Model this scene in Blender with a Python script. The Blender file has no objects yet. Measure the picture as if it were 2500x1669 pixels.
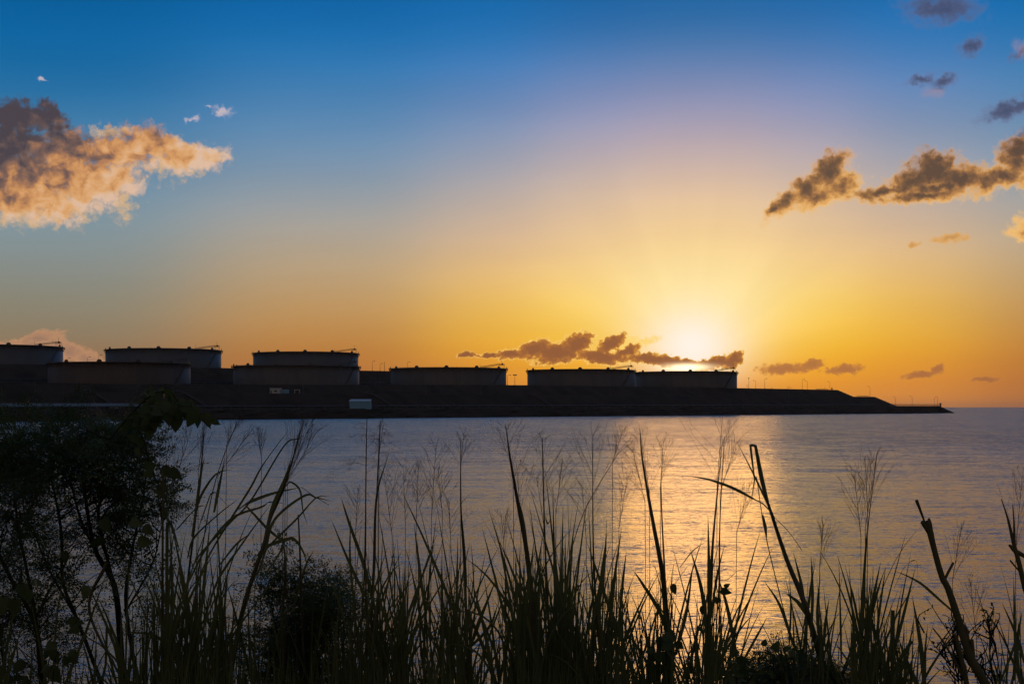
import bpy, math, random
import numpy as np
from mathutils import Vector
R = math.radians
SC = bpy.context.scene
COL = SC.collection

# ---------------------------------------------------------------- camera
# photograph 2500 x 1669, 50 mm on 36 mm film, eye 8 m above the sea, horizon at row 993
EYE = 8.0
F = 3472.2            # focal length in photograph pixels
cam = bpy.data.cameras.new('camera'); cam_o = bpy.data.objects.new('camera', cam); COL.objects.link(cam_o)
cam.lens = 50; cam.sensor_width = 36; cam.clip_end = 200000; cam.clip_start = 0.1
cam.shift_y = (993 - 834.5) / 2500
cam_o.location = (0, 0, EYE); cam_o.rotation_euler = (R(90), 0, 0)
SC.camera = cam_o
SC.render.resolution_x = 1024; SC.render.resolution_y = 683
SC.view_settings.view_transform = 'Standard'; SC.view_settings.look = 'None'
SC.view_settings.exposure = 0; SC.view_settings.gamma = 1
SC.render.engine = 'CYCLES'
SC.cycles.max_bounces = 6

def lin(c):
    r = []
    for v in c[:3]:
        v = v / 255.0
        r.append(v / 12.92 if v <= 0.04045 else ((v + 0.055) / 1.055) ** 2.4)
    return (*r, 1.0)

# ---------------------------------------------------------------- sky
SUN_AZ, SUN_EL = 7.4, 4.2          # degrees right of the view axis, degrees up
world = bpy.data.worlds.new('World'); SC.world = world; world.use_nodes = True
NT = world.node_tree; NT.nodes.clear()

class G:
    """tiny node-graph helper"""
    def __init__(s, nt): s.nt = nt
    def put(s, sock, v):
        if v is None: return
        if isinstance(v, bpy.types.NodeSocket): s.nt.links.new(v, sock)
        else: sock.default_value = v
    def m(s, op, a, b=None, c=None, clamp=False):
        n = s.nt.nodes.new('ShaderNodeMath'); n.operation = op; n.use_clamp = clamp
        s.put(n.inputs[0], a); s.put(n.inputs[1], b); s.put(n.inputs[2], c)
        return n.outputs[0]
    def vm(s, op, a, b=None):
        n = s.nt.nodes.new('ShaderNodeVectorMath'); n.operation = op
        s.put(n.inputs[0], a); s.put(n.inputs[1], b)
        return n.outputs[1] if op in ('LENGTH', 'DOT_PRODUCT', 'DISTANCE') else n.outputs[0]
    def vs(s, a, k):
        n = s.nt.nodes.new('ShaderNodeVectorMath'); n.operation = 'SCALE'
        s.put(n.inputs[0], a); s.put(n.inputs['Scale'], k); return n.outputs[0]
    def mix(s, f, a, b, mode='MIX'):
        n = s.nt.nodes.new('ShaderNodeMix'); n.data_type = 'RGBA'; n.blend_type = mode
        s.put(n.inputs[0], f); s.put(n.inputs[6], a); s.put(n.inputs[7], b); return n.outputs[2]
    def rng(s, v, a, b, c=0.0, d=1.0, it='SMOOTHSTEP'):
        n = s.nt.nodes.new('ShaderNodeMapRange'); n.interpolation_type = it
        s.put(n.inputs[0], v); s.put(n.inputs[1], a); s.put(n.inputs[2], b); s.put(n.inputs[3], c); s.put(n.inputs[4], d)
        return n.outputs[0]
    def noise(s, vec, scale, detail=4, rough=0.55, col=False, dims='3D', w=None, dist=0.0):
        n = s.nt.nodes.new('ShaderNodeTexNoise'); n.noise_dimensions = dims
        s.put(n.inputs['Vector'], vec); n.inputs['Scale'].default_value = scale
        n.inputs['Detail'].default_value = detail; n.inputs['Roughness'].default_value = rough
        n.inputs['Distortion'].default_value = dist
        if w is not None: n.inputs['W'].default_value = w
        return n.outputs[1] if col else n.outputs[0]
    def comb(s, x, y, z):
        n = s.nt.nodes.new('ShaderNodeCombineXYZ'); s.put(n.inputs[0], x); s.put(n.inputs[1], y); s.put(n.inputs[2], z); return n.outputs[0]
    def sep(s, v):
        n = s.nt.nodes.new('ShaderNodeSeparateXYZ'); s.put(n.inputs[0], v); return n.outputs
    def ramp(s, f, stops, it='LINEAR'):
        n = s.nt.nodes.new('ShaderNodeValToRGB'); cr = n.color_ramp; cr.interpolation = it
        while len(cr.elements) < len(stops): cr.elements.new(0.5)
        for e, (p, c) in zip(cr.elements, stops): e.position = p; e.color = c
        s.put(n.inputs[0], f); return n.outputs[0]

def q_az(x): return math.degrees(math.atan((x - 1174.5) / 3262.3))
def q_el(x, y):
    u = (x - 1174.5) / 3262.3
    return math.degrees(math.atan((933 - y) / 3262.3 / math.sqrt(1 + u * u)))

g = G(NT)
tc = NT.nodes.new('ShaderNodeTexCoord').outputs['Generated']
dx, dy, dz = g.sep(g.vm('NORMALIZE', tc))
az = g.m('MULTIPLY', g.m('ARCTAN2', dx, dy), 57.29578)
el = g.m('MULTIPLY', g.m('ARCSINE', dz), 57.29578)
elp = g.m('MAXIMUM', el, 0.0)
pos = g.m('SQRT', g.m('DIVIDE', elp, 90.0))
D0 = g.m('SUBTRACT', az, q_az(1600))
dwr = g.m('ABSOLUTE', D0)
dwr = g.m('MINIMUM', dwr, g.m('SUBTRACT', 360.0, dwr))
dlt = g.m('SUBTRACT', g.m('SQRT', g.m('ADD', g.m('MULTIPLY', dwr, dwr), 2.0)), 1.4)
ROWS = [930, 880, 830, 780, 700, 620, 540, 440, 340, 240, 120, 0]
HI = [20, 26, 36, 55, 90]
COLS = [
 (0.0, 2.0, [(200,120,50),(235,150,45),(248,190,60),(252,208,90),(253,224,142),(251,217,146),(242,204,144),(222,190,160),(186,168,174),(144,148,184),(62,118,172),(7,98,162),(7,98,162),(7,98,162),(102,105,113),(105,107,114),(96,99,107)]),
 (3.5, 2.2, [(210,130,55),(236,150,38),(244,174,30),(246,190,38),(249,208,92),(246,207,136),(234,196,147),(210,184,162),(174,164,178),(134,146,187),(54,116,174),(5,96,162),(5,96,162),(5,96,162),(100,103,111),(104,106,113),(96,99,107)]),
 (7.0, 2.8, [(212,134,70),(228,146,54),(234,158,46),(238,175,48),(240,190,84),(234,190,124),(218,182,148),(186,172,166),(144,154,178),(106,137,184),(38,120,186),(2,103,171),(2,103,171),(2,103,171),(98,102,111),(102,105,112),(93,97,105)]),
 (12.6, 5.2, [(168,106,68),(182,112,58),(184,118,56),(188,130,64),(192,150,96),(186,160,124),(176,164,148),(142,156,168),(106,142,176),(74,130,178),(20,114,178),(0,97,165),(0,97,165),(0,97,165),(94,99,108),(99,102,110),(90,94,102)]),
 (26.5, 7.5, [(140,98,70),(148,104,72),(146,110,80),(140,122,96),(140,136,118),(134,141,138),(130,149,156),(106,141,166),(72,128,168),(28,110,164),(0,101,163),(0,88,148),(0,88,148),(0,88,148),(90,96,104),(95,99,107),(87,91,99)]),
 (75.0, 24.0, [(79,71,64),(79,71,64),(79,71,64),(77,72,68),(73,73,73),(69,73,77),(66,73,82),(62,73,86),(60,73,90),(58,73,95),(56,73,97),(54,72,97),(54,72,97),(54,72,97),(51,69,92),(49,64,86),(47,62,84)]),
 (180.0, 50.0, [(114,92,70),(114,92,70),(114,92,71),(113,92,73),(112,92,74),(108,92,77),(106,90,79),(103,89,81),(100,89,83),(97,89,87),(95,88,89),(92,87,90),(92,87,90),(92,87,90),(87,83,92),(81,81,95),(79,81,97)]),
]
acc = None; wsum = None
for c0, s0, cols in COLS:
    stops = [(math.sqrt(max(q_el(1174.5, r), 0) / 90.0), lin(c)) for r, c in zip(ROWS, cols)]
    stops += [(math.sqrt(h / 90.0), lin(c)) for h, c in zip(HI, cols[12:])]
    rc = g.ramp(pos, stops, 'B_SPLINE')
    u = g.m('DIVIDE', g.m('SUBTRACT', dlt, c0), s0)
    w = g.m('EXPONENT', g.m('MULTIPLY', g.m('MULTIPLY', u, u), -1.0))
    w = g.m('MAXIMUM', w, 1e-7)
    t = g.vs(rc, w)
    acc = t if acc is None else g.vm('ADD', acc, t)
    wsum = w if wsum is None else g.m('ADD', wsum, w)
sky = g.vs(acc, g.m('DIVIDE', 1.0, wsum))
# faint long streaks of thin haze
P = g.comb(az, el, 0.0)
thin = g.noise(g.vm('MULTIPLY', P, (0.05, 0.35, 1.0)), 1.0, 3, 0.5)
sky = g.vs(sky, g.rng(thin, 0.25, 0.75, 0.965, 1.035))

def q_blob(x, y, rx, ry, rot=0):
    k = 57.29578 / 3262.3
    return (q_az(x), q_el(x, y), rx * k, ry * k, rot)

def blobs(vec, lst):
    out = None
    for b in lst:
        x, y, rx, ry, rot = q_blob(*b)
        n = NT.nodes.new('ShaderNodeMapping'); n.vector_type = 'TEXTURE'
        n.inputs['Location'].default_value = (x, y, 0); n.inputs['Rotation'].default_value = (0, 0, R(rot))
        n.inputs['Scale'].default_value = (rx, ry, 1)
        g.put(n.inputs['Vector'], vec)
        v = g.m('SUBTRACT', 1.0, g.vm('LENGTH', n.outputs[0]))
        out = v if out is None else g.m('SMOOTH_MAX', out, v, 0.22)
    return out

def warp(seed, big, fine, s_big=0.8, s_fine=3.0):
    off = g.vm('ADD', P, (seed * 7.3, seed * 3.1, seed * 5.7))
    a = g.vs(g.vm('SUBTRACT', g.noise(off, s_big, 2, 0.5, True), (0.5, 0.5, 0.5)), big)
    b = g.vs(g.vm('SUBTRACT', g.noise(off, s_fine, 5, 0.6, True), (0.5, 0.5, 0.5)), fine)
    v = g.vm('ADD', P, g.vm('ADD', a, b))
    return g.vm('MULTIPLY', v, (1, 1, 0))

def cloud(sky, lst, stops, edge=(0.0, 0.22), opacity=1.0, seed=1.0, big=0.9, fine=0.45,
          amp=0.5, nscale=2.2, grad=(0, 0, 0), dk=1.0, tex=0.35, s_big=0.8, s_fine=3.0, sq=(1, 1.3, 1), billow=0.5):
    """grad = (gx, gy, g0) adds a lit-side gradient over azimuth and elevation"""
    wv = warp(seed, big, fine, s_big, s_fine)
    d = blobs(wv, lst)
    n1 = g.noise(g.vm('ADD', g.vm('MULTIPLY', P, sq), (seed * 11.0, 0, seed)), nscale, 5, 0.54, dist=0.4)
    vo = NT.nodes.new('ShaderNodeTexVoronoi'); vo.feature = 'SMOOTH_F1'; vo.voronoi_dimensions = '2D'
    vo.inputs['Scale'].default_value = nscale * 0.9; vo.inputs['Detail'].default_value = 2.0; vo.inputs['Roughness'].default_value = 0.5
    vo.inputs['Smoothness'].default_value = 0.35; vo.inputs['Lacunarity'].default_value = 2.3; g.put(vo.inputs['Vector'], g.vm('ADD', wv, (seed * 3.0, seed, 0)))
    puff = g.m('SUBTRACT', 0.62, vo.outputs['Distance'])
    d = g.m('ADD', d, g.m('ADD', g.m('MULTIPLY', g.m('SUBTRACT', n1, 0.5), amp * 0.62), g.m('MULTIPLY', puff, amp * billow)))
    a = g.m('MULTIPLY', g.rng(d, edge[0], edge[1]), opacity)
    n2 = g.noise(g.vm('ADD', g.vm('MULTIPLY', P, sq), (seed * 5.0, 3.0, seed)), nscale * 0.7, 4, 0.5, dist=0.5)
    t = g.m('ADD', g.m('MULTIPLY', d, dk), g.m('ADD', g.m('MULTIPLY', g.m('SUBTRACT', n2, 0.5), tex * 2), g.m('MULTIPLY', puff, tex * -0.35)))
    if grad[0] or grad[1]:
        t = g.m('ADD', t, g.m('MULTIPLY', az, grad[0])); t = g.m('ADD', t, g.m('MULTIPLY', el, grad[1]))
    t = g.m('ADD', t, grad[2], clamp=True)
    c = g.ramp(t, [(p, lin(k)) for p, k in stops], 'B_SPLINE' if len(stops) > 2 else 'LINEAR')
    return g.mix(a, sky, c)

# glow of the sun behind the bank: layered forward scatter, brightest above the cloud tops
def gl(x, y, rx, ry, p=1.0):
    bx, by, ax, ay, _ = q_blob(x, y, rx, ry)
    u = g.m('DIVIDE', g.m('SUBTRACT', az, bx), ax); v = g.m('DIVIDE', g.m('SUBTRACT', el, by), ay)
    r2 = g.m('ADD', g.m('MULTIPLY', u, u), g.m('MULTIPLY', v, v))
    if p != 1.0: r2 = g.m('POWER', r2, p)
    return g.m('EXPONENT', g.m('MULTIPLY', r2, -1.0))
sky = g.mix(g.m('MULTIPLY', gl(1595, 700, 225, 120), 0.45), sky, lin((254,236,182)))
sky = g.mix(g.m('MULTIPLY', gl(1588, 795, 106, 86), 1.0), sky, (1.0, 0.90, 0.80, 1))
# faint rays fanning up from the cloud gap
ru = g.m('SUBTRACT', az, q_az(1585)); rv = g.m('SUBTRACT', el, q_el(1585, 835))
ra = g.m('ARCTAN2', rv, ru); rr = g.m('SQRT', g.m('ADD', g.m('MULTIPLY', ru, ru), g.m('MULTIPLY', rv, rv)))
rn = g.noise(g.comb(g.m('MULTIPLY', ra, 3.2), 4.2, 0.0), 1.0, 2, 0.5)
fall = g.m('MULTIPLY', g.rng(rr, 0.8, 3.0), g.rng(rr, 14.0, 4.0))
sky = g.vs(sky, g.m('ADD', 1.0, g.m('MULTIPLY', g.m('SUBTRACT', rn, 0.5), g.m('MULTIPLY', fall, 0.17))))
base_sky = sky
# ---- left region
sky = cloud(base_sky, [(512,256,36,16,-12),(480,244,15,10,-20),(441,276,26,10,20),(96,183,18,7,0)], [(0,(120,145,190)),(1,(205,188,190))],
            edge=(0.0,0.8), opacity=0.85, seed=3, amp=1.3, big=0.3, fine=0.7, nscale=4, tex=0.2)
sky = cloud(sky, [(285,470,34,60,0),(175,470,100,60,0),(400,375,90,52,0),(60,500,120,40,0),(250,300,60,26,0)], [(0,(180,165,150)),(1,(226,182,124))],
            edge=(0.0,0.9), opacity=0.75, seed=13, amp=1.5, big=0.6, fine=0.9, nscale=2.6, tex=0.2)
sky = cloud(sky, [(50,268,100,44,0),(120,262,45,26,-35),(15,330,120,60,0),(50,400,150,80,0),(150,340,120,48,-5),(170,400,150,66,0),(270,352,110,46,0),(345,330,85,46,0),(420,360,88,38,0),(482,360,50,38,0),
                  (60,462,120,50,0),(130,475,80,42,0),(270,420,60,36,0),(-60,380,120,120,0),(210,440,80,46,0),(130,292,36,16,0)],
            [(0,(222,188,164)),(0.16,(224,178,132)),(0.34,(218,158,98)),(0.50,(188,130,84)),(0.64,(134,100,84)),(0.82,(94,78,78)),(1,(70,62,70))], edge=(-0.17,0.46), opacity=0.98, seed=8.2, amp=1.0, big=0.6, fine=0.5,
            tex=0.62, dk=0.20, grad=(-0.107, 0.225, -3.53), nscale=2.4, sq=(1.0,1.1,1), s_fine=3.4)
sky_left = sky
# ---- right region
sky = cloud(base_sky, [(2182,548,58,13,4),(2100,558,20,7,5)], [(0,(232,176,98)),(0.6,(212,154,84)),(1,(190,138,80))],
            edge=(0.0,0.6), opacity=0.9, seed=4, amp=0.9, big=0.3, fine=0.4, nscale=3, tex=0.2)
sky = cloud(sky, [(2318,250,80,24,18),(2348,318,48,22,32),(2226,106,38,22,30),(2158,22,100,38,-6),(2112,182,32,16,0),(2168,186,36,17,10),(2340,120,28,16,30)],
            [(0,(110,118,155)),(0.35,(80,86,116)),(1,(56,64,94))], edge=(-0.22,0.75), opacity=0.9, billow=0.25, seed=5, amp=1.2, big=0.5, fine=0.6, nscale=2.6, tex=0.15, dk=0.8)
sky = cloud(sky, [(2142,214,34,18,0),(2345,110,30,26,30)], [(0,(150,140,165)),(1,(160,136,150))], edge=(0,0.9), opacity=0.6, seed=5.5, amp=1.0, big=0.4, fine=0.4, tex=0.1)
RIM = [(0,(238,190,120)),(0.30,(226,166,90)),(0.52,(176,122,70)),(0.74,(116,84,60)),(1,(84,66,56))]
sky = cloud(sky, [(1800,462,66,26,42),(1850,436,66,38,32),(1905,390,62,42,42),(1928,425,62,34,20),(1870,450,54,36,20),(1770,480,30,14,40)],
            RIM, edge=(-0.16,0.42), opacity=0.98, seed=6, amp=0.9, big=0.5, fine=0.4, tex=0.26, dk=1.0, grad=(-0.10, 0.22, -0.64), s_fine=3.6)
sky = cloud(sky, [(2020,440,85,20,10),(2095,415,80,40,18),(2140,395,74,52,0),(2205,415,85,44,0),(2290,408,95,38,12),(2340,360,60,52,40),(2400,380,90,60,20),(2352,528,42,38,20),(2120,450,140,20,3),(2150,430,140,26,4)],
            RIM, edge=(-0.16,0.42), opacity=0.98, seed=7.5, amp=0.9, big=0.5, fine=0.4, tex=0.26, dk=1.0, grad=(-0.04, 0.22, -1.12), s_fine=3.6)
sky_right = sky
# ---- low bank along the horizon
sky = cloud(base_sky, [(1800,845,74,17,3),(1862,838,36,14,15),(1935,847,56,14,4),(2115,859,58,11,6),(2152,846,20,14,45),(2260,870,46,8,3)],
            [(0,(226,150,56)),(0.35,(186,118,62)),(1,(158,98,64))], edge=(-0.04,0.4), opacity=0.88, billow=0.3, seed=10.3, amp=0.9, big=0.3, fine=0.28, nscale=4.6, tex=0.12, dk=1.4, s_fine=6.0, s_big=1.6)
sky = cloud(sky, [(88,776,66,20,14),(150,800,76,30,-22),(205,822,50,24,-20),(60,800,90,24,0)],
            [(0,(205,150,108)),(0.5,(178,132,102)),(1,(146,112,96))], edge=(0.0,0.45), opacity=0.85, seed=11.7, amp=0.8, big=0.3, fine=0.35, nscale=3.0, tex=0.25, dk=0.9)
sky = cloud(sky, [(1430,790,60,20,12),(1480,785,60,12,20)], [(0,(252,215,110)),(1,(250,205,90))], edge=(0.0,0.6), opacity=0.7, seed=14, amp=1.3, big=0.3, fine=0.4, nscale=6, tex=0.2, s_fine=7.0)
sky = cloud(sky, [(1070,813,24,8,0),(1118,816,30,9,0),(1170,812,38,15,5),(1225,800,52,21,15),(1275,810,76,27,6),(1322,790,54,28,25),(1380,818,80,19,-4),(1402,787,46,18,28),(1440,802,40,14,20),
                  (1500,824,82,18,-6),(1560,833,64,12,-3),(1640,832,62,17,8),(1682,824,36,20,30)],
            [(0,(255,238,170)),(0.14,(250,196,84)),(0.30,(196,126,52)),(0.55,(160,100,54)),(1,(136,84,56))], edge=(-0.05,0.16), opacity=1.0, billow=0.32, seed=9.1, amp=1.0, big=0.32, fine=0.28, nscale=5.0, tex=0.16, dk=1.5, s_fine=7.0, s_big=1.6, sq=(1,1.4,1))
sky = g.mix(g.m('MULTIPLY', gl(1578, 842, 46, 8), 0.97), sky, (2.2, 1.7, 1.0, 1))
sky_low = sky

def back(c):
    n = NT.nodes.new('ShaderNodeBackground'); g.put(n.inputs['Color'], c); n.inputs['Strength'].default_value = 1.0; return n.outputs[0]
def both(*c):
    r = c[0]
    for k in c[1:]: r = g.m('MULTIPLY', r, k)
    return r
def msh(f, a, b):
    n = NT.nodes.new('ShaderNodeMixShader'); g.put(n.inputs[0], f); NT.links.new(a, n.inputs[1]); NT.links.new(b, n.inputs[2]); return n.outputs[0]
GT = lambda a, b: g.m('GREATER_THAN', a, b)
LT = lambda a, b: g.m('LESS_THAN', a, b)
sh = msh(both(LT(az, -9.6), GT(az, -28), GT(el, 5.2), LT(el, 19)), back(base_sky), back(sky_left))
sh = msh(both(GT(az, 9.2), LT(az, 28), GT(el, 5.4), LT(el, 19)), sh, back(sky_right))
sh = msh(both(GT(az, -28), LT(az, 24), GT(el, -0.2), LT(el, 3.9)), sh, back(sky_low))
# physical sky underneath, at the low strength the rest of the light is balanced to
nish = NT.nodes.new('ShaderNodeTexSky'); nish.sky_type = 'NISHITA'; nish.sun_disc = False
nish.sun_elevation = R(SUN_EL); nish.sun_rotation = R(SUN_AZ); nish.dust_density = 2.0
bgB = NT.nodes.new('ShaderNodeBackground'); g.put(bgB.inputs['Color'], nish.outputs[0]); bgB.inputs['Strength'].default_value = 0.0006
add = NT.nodes.new('ShaderNodeAddShader'); NT.links.new(sh, add.inputs[0]); NT.links.new(bgB.outputs[0], add.inputs[1])
wo = NT.nodes.new('ShaderNodeOutputWorld'); NT.links.new(add.outputs[0], wo.inputs['Surface'])
world.cycles.sampling_method = 'MANUAL'; world.cycles.sample_map_resolution = 512

# ---------------------------------------------------------------- sun
sl = bpy.data.lights.new('sun', 'SUN'); sun = bpy.data.objects.new('sun', sl); COL.objects.link(sun)
sl.energy = 0.042; sl.angle = R(6.5); sl.color = (1.0, 0.44, 0.08)
sd = Vector((math.sin(R(SUN_AZ)) * math.cos(R(SUN_EL)), math.cos(R(SUN_AZ)) * math.cos(R(SUN_EL)), math.sin(R(SUN_EL))))
sun.rotation_euler = (-sd).to_track_quat('-Z', 'Y').to_euler()
sun.location = (0, 0, 60)

# ---------------------------------------------------------------- helpers
def tag(o, label=None, cat=None, group=None, kind=None):
    if label: o['label'] = label
    if cat: o['category'] = cat
    if group: o['group'] = group
    if kind: o['kind'] = kind
    return o

def empty(name, loc, label, cat, group=None, rz=0.0):
    o = bpy.data.objects.new(name, None); COL.objects.link(o); o.location = loc; o.rotation_euler.z = rz
    o.empty_display_size = 0.3
    return tag(o, label, cat, group)

class MB:
    def __init__(s): s.v = []; s.f = []; s.smooth = False
    def add(s, vs, fs):
        b = len(s.v); s.v.extend(tuple(map(float, p)) for p in vs); s.f.extend(tuple(i + b for i in q) for q in fs)
        return s
    def box(s, c, d, rz=0.0):
        cx, cy, cz = c; hx, hy, hz = d[0] / 2, d[1] / 2, d[2] / 2
        ca, sa = math.cos(rz), math.sin(rz); vs = []
        for z in (-hz, hz):
            for x, y in ((-hx, -hy), (hx, -hy), (hx, hy), (-hx, hy)):
                vs.append((cx + x * ca - y * sa, cy + x * sa + y * ca, cz + z))
        return s.add(vs, [(0, 3, 2, 1), (4, 5, 6, 7), (0, 1, 5, 4), (1, 2, 6, 5), (2, 3, 7, 6), (3, 0, 4, 7)])
    def tube(s, pts, rad, n=6, cap=True):
        pts = [Vector(p) for p in pts]; m = len(pts)
        if not hasattr(rad, '__len__'): rad = [rad] * m
        vs = []; fs = []
        for i, p in enumerate(pts):
            t = (pts[min(i + 1, m - 1)] - pts[max(i - 1, 0)])
            t = t.normalized() if t.length > 1e-9 else Vector((0, 0, 1))
            ref = Vector((0, 1, 0)) if abs(t.y) < 0.8 else Vector((1, 0, 0))
            a = t.cross(ref).normalized(); b = t.cross(a)
            for k in range(n):
                th = 2 * math.pi * k / n
                vs.append(p + (a * math.cos(th) + b * math.sin(th)) * rad[i])
        for i in range(m - 1):
            for k in range(n):
                k2 = (k + 1) % n
                fs.append((i * n + k, i * n + k2, (i + 1) * n + k2, (i + 1) * n + k))
        if cap:
            fs.append(tuple(range(n - 1, -1, -1))); fs.append(tuple((m - 1) * n + k for k in range(n)))
        return s.add(vs, fs)
    def lathe(s, prof, n=48, c=(0, 0, 0)):
        vs = []; fs = []
        for r, z in prof:
            for k in range(n):
                th = 2 * math.pi * k / n; vs.append((c[0] + r * math.cos(th), c[1] + r * math.sin(th), c[2] + z))
        for i in range(len(prof) - 1):
            for k in range(n):
                k2 = (k + 1) % n; fs.append((i * n + k, i * n + k2, (i + 1) * n + k2, (i + 1) * n + k))
        return s.add(vs, fs)
    def build(s, name, mat, parent=None, smooth=False):
        me = bpy.data.meshes.new(name); me.from_pydata(s.v, [], s.f); me.update()
        if smooth: me.shade_smooth()
        o = bpy.data.objects.new(name, me); COL.objects.link(o)
        if mat: me.materials.append(mat)
        if parent: o.parent = parent
        return o

def dup(root, loc=None, rz=None, label=None, group=None):
    r = root.copy(); COL.objects.link(r)
    if loc is not None: r.location = loc
    if rz is not None: r.rotation_euler.z = rz
    if label: r['label'] = label
    if group: r['group'] = group
    for ch in list(root.children):
        c = ch.copy(); COL.objects.link(c); c.parent = r
        for gch in ch.children:
            d = gch.copy(); COL.objects.link(d); d.parent = c
    return r

def mat(name, col, rough=0.6, metal=0.0, var=0.0, vscale=1.0, col2=None, spec=0.5, bump=0.0, bscale=5.0, trans=0.0, coord='Object', stretch=(1,1,1)):
    m = bpy.data.materials.new(name); m.use_nodes = True; nt = m.node_tree; h = G(nt)
    b = nt.nodes['Principled BSDF']; b.inputs['Roughness'].default_value = rough; b.inputs['Metallic'].default_value = metal
    b.inputs['Specular IOR Level'].default_value = spec
    c = (*col, 1.0)
    tcn = nt.nodes.new('ShaderNodeTexCoord').outputs[coord]
    tcn = h.vm('MULTIPLY', tcn, stretch)
    if col2 is not None or var:
        c2 = (*col2, 1.0) if col2 else tuple(min(1, v * (1 - var)) for v in col) + (1.0,)
        n = h.noise(tcn, vscale, 5, 0.6)
        cs = h.mix(h.rng(n, 0.35, 0.65), c, c2)
    else: cs = c
    h.put(b.inputs['Base Color'], cs)
    if bump:
        bn = nt.nodes.new('ShaderNodeBump'); bn.inputs['Strength'].default_value = bump
        h.put(bn.inputs['Height'], h.noise(tcn, bscale, 5, 0.6)); nt.links.new(bn.outputs[0], b.inputs['Normal'])
    if trans:
        tr = nt.nodes.new('ShaderNodeBsdfTranslucent')
        h.put(tr.inputs['Color'], cs)
        mx = nt.nodes.new('ShaderNodeMixShader'); mx.inputs[0].default_value = trans
        nt.links.new(b.outputs[0], mx.inputs[1]); nt.links.new(tr.outputs[0], mx.inputs[2])
        nt.links.new(mx.outputs[0], nt.nodes['Material Output'].inputs['Surface'])
    return m
# ---------------------------------------------------------------- materials
M = {}
M['earth'] = mat('earth', (0.062, 0.046, 0.036), 0.95, col2=(0.038, 0.030, 0.025), vscale=0.05, spec=0.1, bump=0.5, bscale=0.6)
M['bank'] = mat('bank_soil', (0.06, 0.05, 0.03), 0.95, col2=(0.03, 0.03, 0.018), vscale=2.0, spec=0.1, bump=0.5, bscale=6)
M['tank'] = mat('tank_paint', (0.15, 0.135, 0.118), 0.6, col2=(0.12, 0.108, 0.095), vscale=0.08, spec=0.5, stretch=(1, 1, 0.25))
M['tank_cool'] = mat('tank_cool_paint', (0.125, 0.13, 0.135), 0.5, col2=(0.105, 0.115, 0.125), vscale=0.08, stretch=(1, 1, 0.25))
M['tank_dark'] = mat('tank_weathered_paint', (0.13, 0.095, 0.07), 0.6, col2=(0.10, 0.075, 0.055), vscale=0.08, stretch=(1, 1, 0.25))
M['roofdeck'] = mat('tank_roof_deck', (0.16, 0.15, 0.14), 0.7, var=0.3, vscale=0.1)
M['steel'] = mat('galvanised_steel', (0.16, 0.16, 0.16), 0.55, 0.5, var=0.3, vscale=1.0)
M['post'] = mat('pale_post_paint', (0.30, 0.29, 0.28), 0.6, var=0.2, vscale=1.0)
M['pipe'] = mat('blue_grey_pipe', (0.07, 0.08, 0.09), 0.7, 0.0, var=0.2, vscale=0.2)
M['pipe_blue'] = mat('pale_blue_pipe', (0.17, 0.24, 0.32), 0.6, 0.0, var=0.2, vscale=0.2)
M['concrete'] = mat('concrete', (0.13, 0.12, 0.105), 0.9, var=0.3, vscale=0.4, bump=0.3)
M['blue_sheet'] = mat('blue_sheet_metal', (0.24, 0.52, 0.68), 0.6, 0.0, var=0.15, vscale=0.3)
M['pale_sheet'] = mat('pale_roof_sheet', (0.42, 0.52, 0.60), 0.5, var=0.15, vscale=0.3)
M['white'] = mat('white_wall', (0.62, 0.64, 0.62), 0.7, var=0.12, vscale=0.4)
M['glass'] = mat('dark_glass', (0.02, 0.025, 0.03), 0.1)
M['rubber'] = mat('rubber', (0.02, 0.02, 0.02), 0.8)

# ---------------------------------------------------------------- sea
def water_mat():
    m = bpy.data.materials.new('sea_water'); m.use_nodes = True; nt = m.node_tree; h = G(nt)
    b = nt.nodes['Principled BSDF']
    b.inputs['Base Color'].default_value = (0.022, 0.026, 0.030, 1)
    b.inputs['Roughness'].default_value = 0.19; b.inputs['IOR'].default_value = 1.333
    p = nt.nodes.new('ShaderNodeNewGeometry').outputs['Position']
    x, y, z = h.sep(p)
    vec = h.comb(x, y, 0.0)
    wind = h.noise(h.vm('MULTIPLY', vec, (0.004, 0.018, 1)), 1.0, 3, 0.5)
    wind2 = h.noise(h.vm('MULTIPLY', vec, (0.03, 0.10, 1)), 1.0, 3, 0.5)
    k = h.m('MULTIPLY', h.rng(wind, 0.3, 0.7, 0.76, 1.12), h.rng(wind2, 0.3, 0.7, 0.78, 1.18))
    tot = None
    for sx, sy, det, ax, ay in ((0.10, 0.32, 2, 0.15, 0.40), (0.9, 2.9, 3, 1.10, 0.95), (3.4, 11.5, 3, 1.5, 1.30)):
        c = h.noise(h.vm('MULTIPLY', vec, (sx, sy, 1)), 1.0, det, 0.55, col=True, dist=0.6)
        c = h.vm('MULTIPLY', h.vm('SUBTRACT', c, (0.5, 0.5, 0.5)), (ax, ay, 0))
        tot = c if tot is None else h.vm('ADD', tot, c)
    tot = h.vs(tot, h.m('MULTIPLY', k, h.rng(y, 60.0, 330.0, 0.52, 1.05, 'LINEAR')))
    # wave faces lean toward the near shore, more so on the open water farther out
    lean = h.rng(y, 45.0, 330.0, 0.04, -0.115, 'LINEAR')
    n = h.vm('NORMALIZE', h.vm('ADD', tot, h.comb(0.0, lean, 1.0)))
    nt.links.new(n, b.inputs['Normal'])
    return m
M['sea'] = water_mat()
sea = MB(); E = 30000.0
sea.add([(-E, -2000, 0), (E, -2000, 0), (E, E, 0), (-E, E, 0)], [(0, 1, 2, 3)])
tag(sea.build('sea', M['sea']), kind='structure')

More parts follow.
